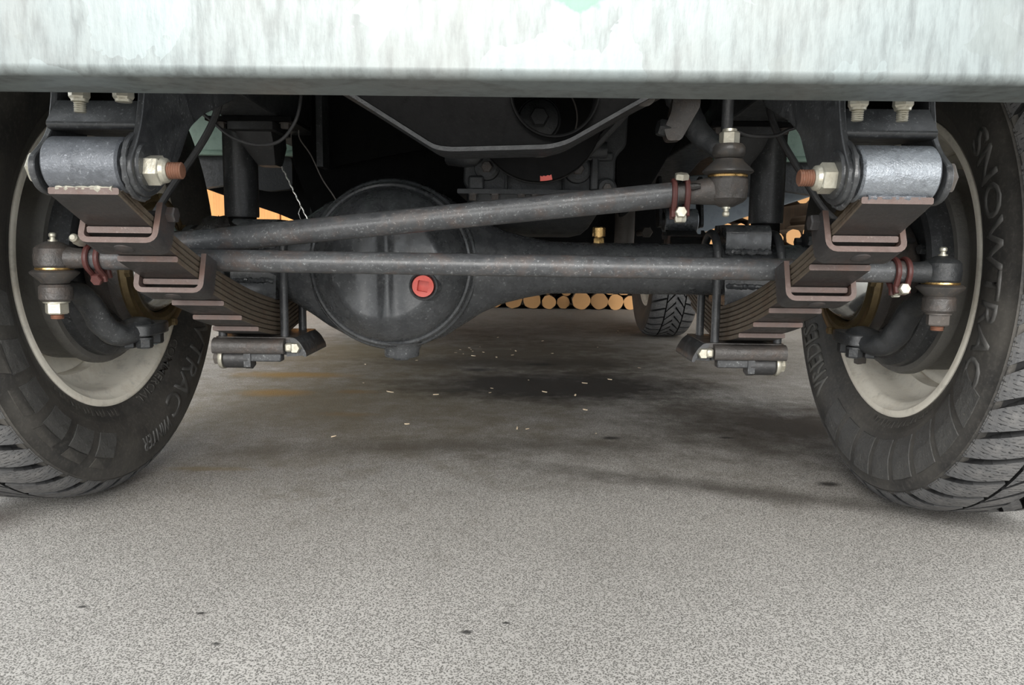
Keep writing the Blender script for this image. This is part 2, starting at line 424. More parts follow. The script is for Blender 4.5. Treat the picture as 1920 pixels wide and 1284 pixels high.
def sidewall_text(txt, phi0, phi1, r0, r1, mir, parent, wc, reverse, mat='letter', h=.0016):
    """raised lettering bent round the sidewall; phi0 -> phi1 in reading direction, letter tops outward"""
    cu = bpy.data.curves.new('lettering', 'FONT'); cu.body = txt; cu.size = 1; cu.extrude = 0; cu.resolution_u = 3
    cu.offset = .012
    tmp = bpy.data.objects.new('tmp_text', cu); COL.objects.link(tmp)
    dg = bpy.context.evaluated_depsgraph_get(); me0 = bpy.data.meshes.new_from_object(tmp.evaluated_get(dg))
    bpy.data.objects.remove(tmp); bpy.data.curves.remove(cu)
    bm = nb(); bm.from_mesh(me0); bpy.data.meshes.remove(me0)
    bmesh.ops.remove_doubles(bm, verts=bm.verts[:], dist=1e-4)
    bmesh.ops.triangulate(bm, faces=bm.faces[:])
    bmesh.ops.subdivide_edges(bm, edges=[e for e in bm.edges if e.calc_length() > .35], cuts=2)
    xs = [v.co.x for v in bm.verts]; ys = [v.co.y for v in bm.verts]; x0, x1, y0, y1 = min(xs), max(xs), min(ys), max(ys)
    ret = bmesh.ops.extrude_face_region(bm, geom=bm.faces[:])
    lift = {e for e in ret['geom'] if isinstance(e, bmesh.types.BMVert)}
    for v in bm.verts:
        u = (v.co.x-x0)/(x1-x0); q = (v.co.y-y0)/(y1-y0)
        p = sidewall_pt(phi0+(phi1-phi0)*u, r0+(r1-r0)*q, h if v in lift else -.0015, mir)
        v.co = p+wc
    return obj('lettering', bm, mat, parent, False)
def sidewall_pad(phi0, phi1, r0, r1, mir, parent, wc, skew=.0, h=.0016, mat='pad'):
    bm = nb(); top = []; bot = []
    for i in range(5):
        q = i/4; r = r0+(r1-r0)*q; a = []; b = []
        for j in range(3):
            ph = phi0+(phi1-phi0)*j/2+skew*q
            a.append(bm.verts.new(sidewall_pt(ph, r, h, mir)+wc)); b.append(bm.verts.new(sidewall_pt(ph, r, -.002, mir)+wc))
        top.append(a); bot.append(b)
    for i in range(4):
        for j in range(2): bm.faces.new((top[i][j], top[i][j+1], top[i+1][j+1], top[i+1][j]))
        for j in (0, 2): bm.faces.new((top[i][j], top[i+1][j], bot[i+1][j], bot[i][j]))
    for i in (0, 4):
        for j in range(2): bm.faces.new((top[i][j], top[i][j+1], bot[i][j+1], bot[i][j]))
    return obj('sidewall_pad', bm, mat, parent, False)

BLK = {}
def make_wheel(s, y, steer, label, front=True):
    mir = -s                                           # a axis (towards the vehicle's middle) in X
    t = thing('road_wheel', label, 'wheel', (s*XC, y, 0), 'wheels of the vehicle', rotz=-steer, local=True)
    wc = Vector((0, 0, TR))
    bm = nb()
    half = [(a, r) for a, r in SIDEWALL]
    prof = half+[(.0875, .3350), (.079, .3380), (.068, .3415), (.05, .3440), (.0, .3455)]
    full = prof+[(-a, r) for a, r in prof[::-1][1:]]
    full += [(-.060, .203), (.060, .203)]
    rev(bm, wc, (mir, 0, 0), full, 120, closed=True)
    for f in bm.faces:
        cc = f.calc_center_median()-wc
        if math.hypot(cc.y, cc.z) > .3355: f.material_index = 1
    ty = obj('tyre', bm, ['tyre', 'groove'], t, True, origin=wc, ang=60)
    key = mir
    if key not in BLK:
        BLK[key] = [block_mesh('tread_block', [.040, .050, .060, .072, .082, .090, .0975, .1045], .885, .80, .40, mir, .012, bend=.35),
                    block_mesh('tread_block', [-.001, .012, .024, .035], .80, .88, 1.05, mir, .011),
                    block_mesh('tread_block', [-.001, .012, .024, .035], .80, .88, 1.05, -mir, .011),
                    block_mesh('tread_block', [.040, .050, .060, .072, .082, .090, .0975, .1045], .885, .80, .40, -mir, .012, bend=.35)]
    for j, (me, off) in enumerate(zip(BLK[key], (0, .3, .8, .5))):
        for k in range(NB):
            b = link(bpy.data.objects.new('tread_block', me)); b.parent = ty; b.location = (0, 0, 0)
            b.rotation_euler = ((k+off)*PITCHA, 0, 0); ORG[b] = wc.copy()
    # rim: inner-side flange, bead seat, well; a thin shell
    outer = [(.0770, .2228), (.0735, .2228), (.0715, .2200), (.0700, .2130), (.0665, .2030), (.035, .2010), (.022, .1990), (.010, .1800), (-.022, .1780), (-.034, .1980), (-.0665, .2030), (-.0690, .2120), (-.0735, .2190), (-.0745, .2180)]
    inner = [(-.0700, .2110), (-.0660, .2000), (-.034, .1950), (-.022, .1745), (.010, .1765), (.020, .1935), (.032, .1970), (.060, .1985), (.0660, .2010), (.0690, .2060), (.0740, .2110), (.0775, .2128), (.0785, .2180), (.0783, .2212)]
    bm = nb(); rev(bm, wc, (mir, 0, 0), outer+inner, 128, closed=True)
    rim = obj('rim', bm, 'rim', t, True, origin=wc, ang=50)
    # wheel disc with openings
    bm = nb(); n = 96; dp = [(-.012, .1760), (-.020, .1660), (-.026, .1520), (-.030, .1300), (-.034, .1200), (-.040, .0900), (-.036, .0600), (-.036, 0.0)]
    rows = []
    for a, r in dp:
        rows.append([bm.verts.new(wc+Vector((a*mir, r*math.sin(2*PI*k/n), r*math.cos(2*PI*k/n)))) for k in range(n)] if r else [bm.verts.new(wc+Vector((a*mir, 0, 0)))])
    for i, (p, q) in enumerate(zip(rows, rows[1:])):
        for k in range(n):
            if i in (1, 2) and (k % 12) in (4, 5, 6, 7): continue
            l = (k+1) % n
            if len(q) == 1: bm.faces.new((p[k], p[l], q[0]))
            else: bm.faces.new((p[k], p[l], q[l], q[k]))
    d = obj('wheel_disc', bm, 'rim', t, True, origin=wc)
    sd = d.modifiers.new('thickness', 'SOLIDIFY'); sd.thickness = .004
    return t, ty, rim, wc, mir

# left front
wl, tyl, riml, wcl, ml = make_wheel(-1, 0, .0227, 'front road wheel at the left edge with WINTER lettering on its black tyre')
wr, tyr, rimr, wcr, mr = make_wheel(1, 0, .0057, 'front road wheel at the right edge with VREDES lettering on its black tyre')
D = math.radians
# seen from the middle: left wheel, phi + = away from camera (image right); reading is clockwise (right side, downwards, then left)
sidewall_text('SNOWTRAC', D(97), D(24), .262, .302, ml, tyl, wcl, False)
sidewall_text('WINTER', D(22.5), D(4), .284, .309, ml, tyl, wcl, False)
sidewall_text('VREDESTEIN', D(-150), D(-250+35), .262, .305, ml, tyl, wcl, False)
sidewall_text('COMMERCIAL', D(52), D(12), .2265, .2385, ml, tyl, wcl, False, 'tyre', .001)
for k in range(6):
    a0 = -10-k*12.7
    sidewall_pad(D(a0), D(a0-9), .262, .298, ml, tyl, wcl, D(-3))
    sidewall_pad(D(a0-3.5), D(a0-11.5), .300, .314, ml, tyl, wcl, D(-2), mat='tyre')
# right wheel: image left = away from camera = phi +; clockwise in the picture runs from phi = -? upwards on the far side
sidewall_text('VREDESTEIN', D(39), D(84), .258, .304, mr, tyr, wcr, True, 'letterlight', .002)
sidewall_text('SNOWTRAC', D(-126), D(-63), .264, .303, mr, tyr, wcr, True)
for k in range(8):
    a0 = -66+k*12.3
    sidewall_pad(D(a0), D(a0+9.2), .256, .314, mr, tyr, wcr, D(2.5-k*.3))
for k in range(16):                                   # worn raised marks round the bead, too rubbed to read
    sidewall_pad(D(-3-k*2.6), D(-4.7-k*2.6), .2275+.001*(k % 3), .2385-.0015*(k % 2), ml, tyl, wcl, D(.6*(k % 3-1)), .001, 'tyre')
    sidewall_pad(D(-40+k*2.8), D(-38.2+k*2.8), .2275+.001*(k % 3), .2385-.0015*(k % 2), mr, tyr, wcr, D(.6*(k % 3-1)), .001, 'tyre')
def weight(rim, wc, mir, ph, w):
    bm = nb()
    pts = []
    for k in range(9):
        a = D(ph-w+2*w*k/8); pts.append(wc+Vector((.066*mir, .2005*math.sin(a), -.2005*math.cos(a))))
    tube(bm, pts, [.004, .0075, .008, .008, .008, .008, .008, .0075, .004], 10)
    obj('balance_weight', bm, 'lead', rim, True, 'grey stick-on balance weight')
weight(riml, wcl, ml, 49, 6); weight(riml, wcl, ml, 63, 6)
bm = nb(); a = D(38); c = wcr+Vector((.060*mr, .199*math.sin(a), -.199*math.cos(a))); box(bm, c.x-.010, c.x+.006, c.y-.007, c.y+.007, c.z-.006, c.z+.010)
obj('balance_weight', bm, 'pipe', rimr, True, 'small dark clip-on balance weight', bevel=.002)
make_wheel(1, 2.235, 0, 'rear road wheel seen far back under the axle beside the log pile', False)
make_wheel(-1, 2.235, 0, 'rear road wheel hidden behind the round differential casing', False)

# ------------------------------------------------------------------ brakes and swivel hubs
AZ = .354
for s in (-1, 1):
    t = thing('brake_drum', f'black brake drum and backplate inside the {side(s)} front wheel', 'brake', (s*.62, 0, AZ-.16), 'front brakes')
    c = (0, 0, 0)
    bm = nb(); rev(bm, (s*.60, 0, TR), (s, 0, 0), [(.004, .140), (.004, .154), (.010, .157), (.018, .157), (.020, .150), (.072, .150), (.072, .05), (.030, .05), (.030, .140)], 72, closed=True)
    obj('drum', bm, 'drum', t)
    bm = nb(); rev(bm, (s*.60, 0, TR), (s, 0, 0), [(.030, .142), (.006, .146), (-.010, .144), (-.019, .134), (-.020, .122), (-.010, .112), (.0, .106), (-.002, .06), (-.010, .05), (-.010, 0)], 72)
    obj('backplate', bm, 'black', t)
    for a in (20, 95, 170, 250, 320):
        bm = nb(); p = Vector((s*.594, .092*math.sin(D(a)), TR-.092*math.cos(D(a)))); hexp(bm, p+Vector((s*.01, 0, 0)), p-Vector((s*.008, 0, 0)), .008)
        obj('backplate_bolt', bm, 'black', t)
    # slave cylinder bleed hose stub
    t = thing('swivel_hub', f'oily steering swivel with chrome ball behind the {side(s)} leaf spring', 'steering swivel', (s*.54, 0, .25), 'steering swivels')
    bm = nb(); rev(bm, (0, 0, AZ), (s, 0, 0), [(.528, .082), (.531, .104), (.540, .108), (.547, .107), (.550, .098), (.562, .094), (.578, .080), (.595, .078), (.595, 0)], 56)
    obj('housing', bm, 'joint', t)
    bm = nb(); rev(bm, (0, 0, AZ), (s, 0, 0), [(.531, .076), (.524, .077), (.521, .084), (.523, .092), (.5205, .0975), (.5215, .1035), (.529, .106), (.534, .104)], 64, closed=True)
    sr = obj('seal_retainer', bm, 'seal', t, label='brown oily retaining ring of the seal')
    for k in range(7):
        a = 2*PI*k/7+.35; p = Vector((s*.5225, .100*math.sin(a), AZ-.100*math.cos(a)))
        bm = nb(); hexp(bm, p, p-Vector((s*.007, 0, 0)), .0062); obj('retainer_bolt', bm, 'seal', sr)
    bm = nb(); R = .080; cx = .560
    rev(bm, (0, 0, AZ), (s, 0, 0), [(cx-R*math.cos(D(a)), R*math.sin(D(a))) for a in range(30, 92, 4)], 56)
    obj('chrome_ball', bm, 'chrome', t, label='shiny chrome swivel ball')
    bm = nb(); rev(bm, (0, 0, AZ), (s, 0, 0), [(.462, .0), (.462, .058), (.472, .058), (.474, .050), (.50, .048)], 40)
    obj('ball_flange', bm, 'black', t)
    for k in range(6):
        a = 2*PI*k/6+.5; p = Vector((s*.462, .051*math.sin(a), AZ-.051*math.cos(a)))
        bm = nb(); hexp(bm, p, p-Vector((s*.008, 0, 0)), .0075); obj('flange_bolt', bm, 'black', t)
    # steering arm: foot bolted under the housing, S-bend, boss under the ball joint
    bm = nb()
    tube(bm, smooth_path([(s*.512, -.080, .262), (s*.514, -.095, .262), (s*.523, -.125, .258), (s*.531, -.148, .272), (s*.534, -.168, .298), (s*.534, -.192, .318), (s*.532, -.225, .324), (s*.530, -.248, .324)], 6), [.019, .021, .019, .0175, .0165, .0155, .0145, .013], 14, flat=(1.15, .85))
    arm = obj('steering_arm', bm, 'black' if s < 0 else 'engine', t)
    bm = nb(); rev(bm, (s*.53, -.25, .3125), (0, 0, 1), [(0, 0), (0, .0155), (.003, .0185), (.017, .0185), (.0205, .0155), (.0205, 0)], 28)
    obj('arm_boss', bm, 'joint', t)
    bm = nb(); prism(bm, [(s*x, y, .2535) for x, y in rounded([(.488, -.118), (.532, -.118), (.536, -.06), (.530, -.030), (.496, -.030), (.488, -.06)], .012, 3)], (0, 0, .016)); obj('arm_foot', bm, 'black', t, ang=40, bevel=.002)
    for dx, dy in ((.5215, -.104), (.4985, -.104), (.510, -.048)):
        bm = nb(); rev(bm, (s*dx, dy, .252), (0, 0, -1), [(0, .0115), (.003, .0115), (.003, 0)], 20); hexp(bm, (s*dx, dy, .250), (s*dx, dy, .2365), .0112); obj('arm_bolt', bm, 'engine', t, ang=25)

# ------------------------------------------------------------------ axle
t = thing('front_axle', 'black front axle casing with round differential and red plug', 'axle', (-.157, 0, .22))
DX, DZ = -.157, .356
bm = nb()
secs = [(-.47, .0385, .0385), (-.42, .0385, .0385), (-.385, .0385, .0385), (-.345, .042, .046), (-.315, .047, .058), (-.285, .052, .077), (-.262, .056, .093), (-.23, .060, .110), (-.19, .062, .1195), (-.157, .062, .1215), (-.12, .062, .118), (-.085, .060, .108), (-.055, .056, .088), (-.028, .051, .070), (.002, .046, .056), (.040, .042, .046), (.075, .0395, .0395), (.12, .0385, .0385), (.47, .0385, .0385)]
xs = []
for (x0, a0, b0), (x1, a1, b1) in zip(secs, secs[1:]):
    for k in range(3):
        q = k/3; xs.append((x0+(x1-x0)*q, a0+(a1-a0)*q, b0+(b1-b0)*q))
xs.append(secs[-1]); rows = []
for x, ry, rz in xs:
    rows.append([bm.verts.new((x, ry*math.cos(2*PI*k/48), AZ+rz*math.sin(2*PI*k/48))) for k in range(48)])
for p, q in zip(rows, rows[1:]):
    for k in range(48): bm.faces.new((p[k], p[(k+1) % 48], q[(k+1) % 48], q[k]))
bm.faces.new(rows[0]); bm.faces.new(rows[-1])
obj('axle_casing', bm, 'gloss', t)
# ring flange of the banjo with two rolled beads
bm = nb(); rev(bm, (DX, 0, DZ), (0, -1, 0), [(.0, .105), (.0, .121), (.036, .1245), (.046, .1248), (.050, .1228), (.0515, .1198), (.0535, .1182), (.0565, .1190), (.0620, .1182), (.0655, .1155), (.0662, .1125), (.0640, .1100), (.056, .100)], 96, closed=True)
obj('flange_ring', bm, 'gloss', t)
# domed cover with a crown-wheel bulge on its left and a vertical valley
bm = nb(); NR, NA = 26, 96; rows = []
def cover_y(x, z):
    r = min(1, math.hypot(x, z)/.1125)
    y = .0605
    y += .055*min(1, max(0, (1-r)/.34))**.62 if r < 1 else 0
    f = min(1, max(0, (1-r)/.30)); f = f*f*(3-2*f)
    # rounded vertical bulge left of the valley; flat, gently turned plateau right of it
    b = .013*math.exp(-((x+.028)/.030)**2)-.010*math.exp(-((x-.002)/.0085)**2)-.004*(1 if x > .01 else 0)*min(1, (x-.01)/.02 if x > .01 else 0)
    b += .010*max(0, -x-.055)/.05*-1
    return y+b*f
for i in range(NR+1):
    r = .1125*(i/NR)
    rows.append([bm.verts.new((DX+r*math.sin(2*PI*k/NA), -cover_y(r*math.sin(2*PI*k/NA), r*math.cos(2*PI*k/NA)), DZ+r*math.cos(2*PI*k/NA))) for k in range(NA)] if i else [bm.verts.new((DX, -cover_y(0, 0), DZ))])
for p, q in zip(rows, rows[1:]):
    for k in range(NA):
        l = (k+1) % NA
        if len(p) == 1: bm.faces.new((p[0], q[k], q[l]))
        else: bm.faces.new((p[k], q[k], q[l], p[l]))
cv = obj('differential_cover', bm, 'gloss', t, ang=70)
px, pz = -.1035, .3295; py = -cover_y(px-DX, pz-DZ)
bm = nb(); rev(bm, (px, py+.006, pz), (0, -1, 0), [(0, .024), (.006, .0205), (.011, .0195), (.0125, .0175), (.010, .0155), (.004, .0150), (0, .015)], 40, closed=True)
obj('filler_boss', bm, 'gloss', cv)
bm = nb(); n = 32; y0 = py-.009
ring = [bm.verts.new((px+.0148*math.cos(2*PI*k/n), y0, pz+.0148*math.sin(2*PI*k/n))) for k in range(n)]
base = [bm.verts.new((px+.0148*math.cos(2*PI*k/n), y0+.012, pz+.0148*math.sin(2*PI*k/n))) for k in range(n)]
def sqp(k, h):
    a = 2*PI*k/n; m = max(abs(math.cos(a+.14)), abs(math.sin(a+.14))); return (px+h*math.cos(a)/m, pz+h*math.sin(a)/m)
sq = [bm.verts.new((sqp(k, .0075)[0], y0, sqp(k, .0075)[1])) for k in range(n)]
sb = [bm.verts.new((sqp(k, .0072)[0], y0+.0070, sqp(k, .0072)[1])) for k in range(n)]
for k in range(n):
    l = (k+1) % n
    bm.faces.new((base[k], base[l], ring[l], ring[k])); bm.faces.new((ring[k], ring[l], sq[l], sq[k])); bm.faces.new((sq[k], sq[l], sb[l], sb[k]))
bm.faces.new(sb)
obj('filler_plug', bm, 'redplug', cv, ang=30, label='red plug with a square recess')
bm = nb(); rev(bm, (-.147, -.03, .219), (0, 0, 1), [(0, 0), (0, .0245), (.003, .0262), (.010, .0262), (.018, .030), (.024, .04)], 32)
obj('drain_boss', bm, 'gloss', t)
bm = nb(); hexp(bm, (-.147, -.03, .221), (-.147, -.03, .214), .013); obj('drain_plug', bm, 'black', t)
for s in (-1, 1):
    bm = nb(); X = s*.364
    prism(bm, [(X-.034, y, z) for y, z in rounded([(-.048, .303), (.048, .303), (.040, .352), (-.040, .352)], .004, 2)], (.068, 0, 0))
    obj('spring_seat', bm, 'gloss', t)
    bm = nb(); prism(bm, [(X-.033, y, z) for y, z in rounded([(-.036, .378), (-.036, .412), (-.026, .421), (.034, .421), (.036, .378)], .005, 3)], (.066, 0, 0))
    obj('bump_pad', bm, 'gloss', t)
    bm = nb(); tube(bm, [(X-.033+.066*k/24, -.0385+.002*random.random(), .380+.0025*random.random()) for k in range(25)], [.003+.0018*random.random() for _ in range(25)], 8); obj('weld_bead', bm, 'gloss', t)
    bm = nb(); tube(bm, [(X-.030+.060*k/24, -.0455+.002*random.random(), .330+.002*random.random()) for k in range(25)], [.003+.0015*random.random() for _ in range(25)], 8); obj('weld_bead', bm, 'gloss', t)
bm = nb(); hexp(bm, (.148, 0, .390), (.148, 0, .4005), .0085); rev(bm, (.148, 0, .4005), (0, 0, 1), [(0, .006), (.0015, .006), (.0015, .0098), (.014, .0098), (.0155, .0085), (.0155, 0)], 28)
obj('breather', bm, 'brass', t, label='small brass breather cap')
bm = nb(); rev(bm, (-.01, .12, .413), (0, -.2, 1), [(0, .0), (0, .024), (.010, .026), (.022, .020), (.026, 0)], 28); obj('pinion_nose_cap', bm, 'silver', t, label='bare pale metal nose behind the casing')

# ------------------------------------------------------------------ leaf springs
TK = .0068
def zt(y):
    a = abs(y); return .300+.12*max(0, a-.012)+.40*a*a*.95
def slope(y): return (zt(y+.001)-zt(y-.001))/.002
LEN = [.463, .470, .412, .358, .306, .238, .180, .118]
EY, EZ, ER = -.452, .4535, .0255
for s in (-1, 1):
    X = s*.364
    t = thing('leaf_spring', f'rusty brown leaf spring of eight leaves in front of the {side(s)} wheel', 'leaf spring', (X, 0, .247), 'front leaf springs')
    for k, L in enumerate(LEN):
        bm = nb(); N = 40; rows = []
        for i in range(N+1):
            y = -L+2*L*i/N; z1 = zt(y)-k*TK; z0 = z1-TK+.0007
            rows.append([bm.verts.new((X+dx, y, z)) for dx, z in ((-.032, z1-.001), (-.0308, z1), (.0308, z1), (.032, z1-.001), (.032, z0+.001), (.0308, z0), (-.0308, z0), (-.032, z0+.001))])
        for p, q in zip(rows, rows[1:]):
            for j in range(8): bm.faces.new((p[j], p[(j+1) % 8], q[(j+1) % 8], q[j]))
        f0 = bm.faces.new(rows[0]); f1 = bm.faces.new(rows[-1])
        for f in bm.faces:
            f.material_index = 0
        f0.material_index = f1.material_index = 1
        for f in bm.faces:                                   # rusty leaf edges
            n = f.calc_center_median()
            if abs(abs(n.x-X)-.032) < .0008: f.material_index = 2
        lf = obj('leaf', bm, ['leaf', 'rust' if k else 'clip', 'edge'], t, ang=30)
    for sy in (-1, 1):
        bm = nb(); rev(bm, (X-.0345, sy*-EY*1 if sy > 0 else EY, EZ if sy < 0 else EZ-.01), (1, 0, 0), [(0, .0185), (0, .0235), (.002, ER), (.067, ER), (.069, .0235), (.069, .0185)], 48, closed=True)
        e = obj('spring_eye', bm, 'eye' if s < 0 else 'eye_lit', t, label='scuffed grey spring eye sleeve')
        bm = nb(); rev(bm, (X-.042, -EY if sy > 0 else EY, EZ if sy < 0 else EZ-.01), (1, 0, 0), [(0, .009), (0, .0145), (.006, .0165), (.012, .0182), (.072, .0182), (.078, .0165), (.084, .0145), (.084, .009)], 40, closed=True)
        obj('bush', bm, 'rubber', e)
    # weld line between eye and leaf tip
    bm = nb(); tube(bm, [(X-.026+.052*k/16, EY-.016+.0015*random.random(), EZ-.0225) for k in range(17)], [.0022+.0016*random.random() for _ in range(17)], 7); obj('weld_bead', bm, 'eye' if s > 0 else 'zinc', t)
    for yc, kk, hh in ((-.393, 3, .014), (-.288, 5, .003), (.393, 3, .014), (.288, 5, .003)):
        th = math.atan(slope(yc)); ty_ = Vector((0, math.cos(th), math.sin(th))); nn = Vector((0, -math.sin(th), math.cos(th)))
        c = Vector((X, yc, zt(yc))); lo = -kk*TK/math.cos(th)*1.0-.0012; w = .0335; tt = .0058
        # outer and inner U in (x, n)
        U = []
        rr = .008
        inn = [(-w, hh), (-w, lo+rr*.6)]+[(-w+rr*.6-rr*.6*math.cos(D(a)), lo+rr*.6-rr*.6*math.sin(D(a))) for a in (22, 45, 67, 90)]
        inn = inn+[(-x, n_) for x, n_ in inn[::-1]]
        ro = rr*.6+tt
        out = [(-w-tt, hh), (-w-tt, lo+rr*.6)]+[(-w-tt+ro-ro*math.cos(D(a)), lo+rr*.6-ro*math.sin(D(a))) for a in (22, 45, 67, 90)]
        out = out+[(-x, n_) for x, n_ in out[::-1]]
        bm = nb(); hw = .0155; strips = []
        for d in (-hw, hw):
            strips.append([[bm.verts.new(c+Vector((x, 0, 0))+nn*n_+ty_*d) for x, n_ in l] for l in (inn, out)])
        (i0, o0), (i1, o1) = strips; m = len(i0)
        for k in range(m-1):
            bm.faces.new((o0[k], o0[k+1], o1[k+1], o1[k])).material_index = 0
            bm.faces.new((i0[k], i0[k+1], i1[k+1], i1[k])).material_index = 1
            bm.faces.new((i0[k], i0[k+1], o0[k+1], o0[k])).material_index = 1
            bm.faces.new((i1[k], i1[k+1], o1[k+1], o1[k])).material_index = 0
        for k in (0, m-1): bm.faces.new((i0[k], o0[k], o1[k], i1[k]))
        cl = obj('clamp', bm, ['clip', 'rust'], t, label='rusty U-shaped spring clamp', ang=50)
        bm = nb(); rev(bm, c+nn*(lo-tt), -nn, [(0, .0095), (.0008, .009), (.0020, .006), (.0026, 0)], 24); obj('rivet', bm, 'clip', cl)
        if hh < .01: continue
        bm = nb(); z = c+nn*(hh-.006); a_ = Vector((w+tt, 0, 0)); cyl(bm, z-a_, z+a_, .004, 14)
        for q in (-1, 1): hexp(bm, z+a_*q, z+a_*q+Vector((q*.008, 0, 0)), .0085)
        obj('clamp_bolt', bm, 'clip', cl)

# ------------------------------------------------------------------ U-bolts and lower plates
for s in (-1, 1):
    for xo, wh in ((-.046, 'inner' if s > 0 else 'outer'), (.046, 'outer' if s > 0 else 'inner')):
        X = s*.364+xo
        t = thing('u_bolt', f'black {wh} U-bolt clamping the {side(s)} leaf spring to the axle', 'bolt', (X, 0, .23), 'axle U-bolts')
        pts = [(X, -.0465, .222), (X, -.0465, .30), (X, -.0465, .360)]+[(X, -.0465*math.cos(D(a)), .362+.0465*math.sin(D(a))) for a in range(15, 180, 15)]+[(X, .0465, .36), (X, .0465, .30), (X, .0465, .222)]
        bm = nb(); tube(bm, pts, .0062, 14); obj('rod', bm, 'black', t)
        for y in (-.0465, .0465):
            bm = nb(); hexp(bm, (X, y, .241), (X, y, .228), .0105); obj('nut', bm, 'zinc' if abs(X) < .364 else 'black', t)
    X = s*.364
    t = thing('spring_plate', f'dark steel clamp plate with damper bush under the {side(s)} leaf spring', 'plate', (X, 0, .21), 'spring clamp plates')
    bm = nb(); xi, xo = s*.268, s*.416
    xi = s*.300; sh = [(xi, -.062), (xo, -.062), (xo, .062), (xi, .062)]
    prism(bm, [(x, y, .2415) for x, y in rounded(sh, .006, 3)], (0, 0, .0075)); obj('plate', bm, 'joint', t, ang=40)
    # rolled front flange and folded wing towards the middle of the vehicle
    bm = nb(); prism(bm, [(s*.416, y, z) for y, z in rounded([(-.062, .249), (-.074, .246), (-.078, .238), (-.076, .226), (-.066, .225), (-.060, .240)], .004, 3)], (-s*.104, 0, 0)); obj('front_flange', bm, 'joint', t, ang=50)
    bm = nb(); prism(bm, [(x, -.064, z) for x, z in rounded([(s*.306, .249), (s*.298, .2485), (s*.290, .241), (s*.2825, .228), (s*.2815, .221), (s*.2855, .221), (s*.294, .238), (s*.306, .243)], .003, 3)], (0, .115, 0)); yq = -.063 if s < 0 else -.050; prism(bm, [(x, yq, z) for x, z in ((s*.311, .245), (s*.296, .243), (s*.2835, .223), (s*.311, .221))], (0, .006, 0)); obj('wing', bm, 'black', t, ang=50)
    bm = nb(); box(bm, s*.311-.008*0, s*.300, -.074, -.062, .229, .242); obj('lock_nut', bm, 'zinc', t, bevel=.003, label='small bare square nut')
    bm = nb(); hexp(bm, (s*.297, -.060, .2345), (s*.297, -.072, .2345), .0082); obj('bolt_head', bm, 'zinc', t)
    # damper lower bush
    bm = nb(); rev(bm, (s*.364, -.056, .2165), (s, 0, 0), [(0, 0), (0, .0125), (.002, .0142), (.038, .0142), (.040, .0125), (.040, 0)], 32); obj('damper_bush', bm, 'rubber', t)
    bm = nb(); rev(bm, (s*.404, -.056, .2175), (s, 0, 0), [(0, 0), (0, .0165), (.004, .0165), (.006, .0155), (.006, 0)], 32); obj('washer', bm, 'zinc', t, label='pale plated washer')
    bm = nb(); hexp(bm, (s*.410, -.056, .2175), (s*.419, -.056, .2175), .0105); obj('nut', bm, 'zinc' if s > 0 else 'pipe', t)
    bm = nb(); box(bm, s*.372, s*.318, -.068, -.050, .2135, .2265); obj('bush_bracket', bm, 'black', t, bevel=.002)
    bm = nb(); prism(bm, [(s*.372, y, z) for y, z in ((-.070, .226), (-.070, .206), (-.060, .202), (-.046, .206), (-.046, .226))], (-s*.010, 0, 0)); obj('bracket_ear', bm, 'black', t)

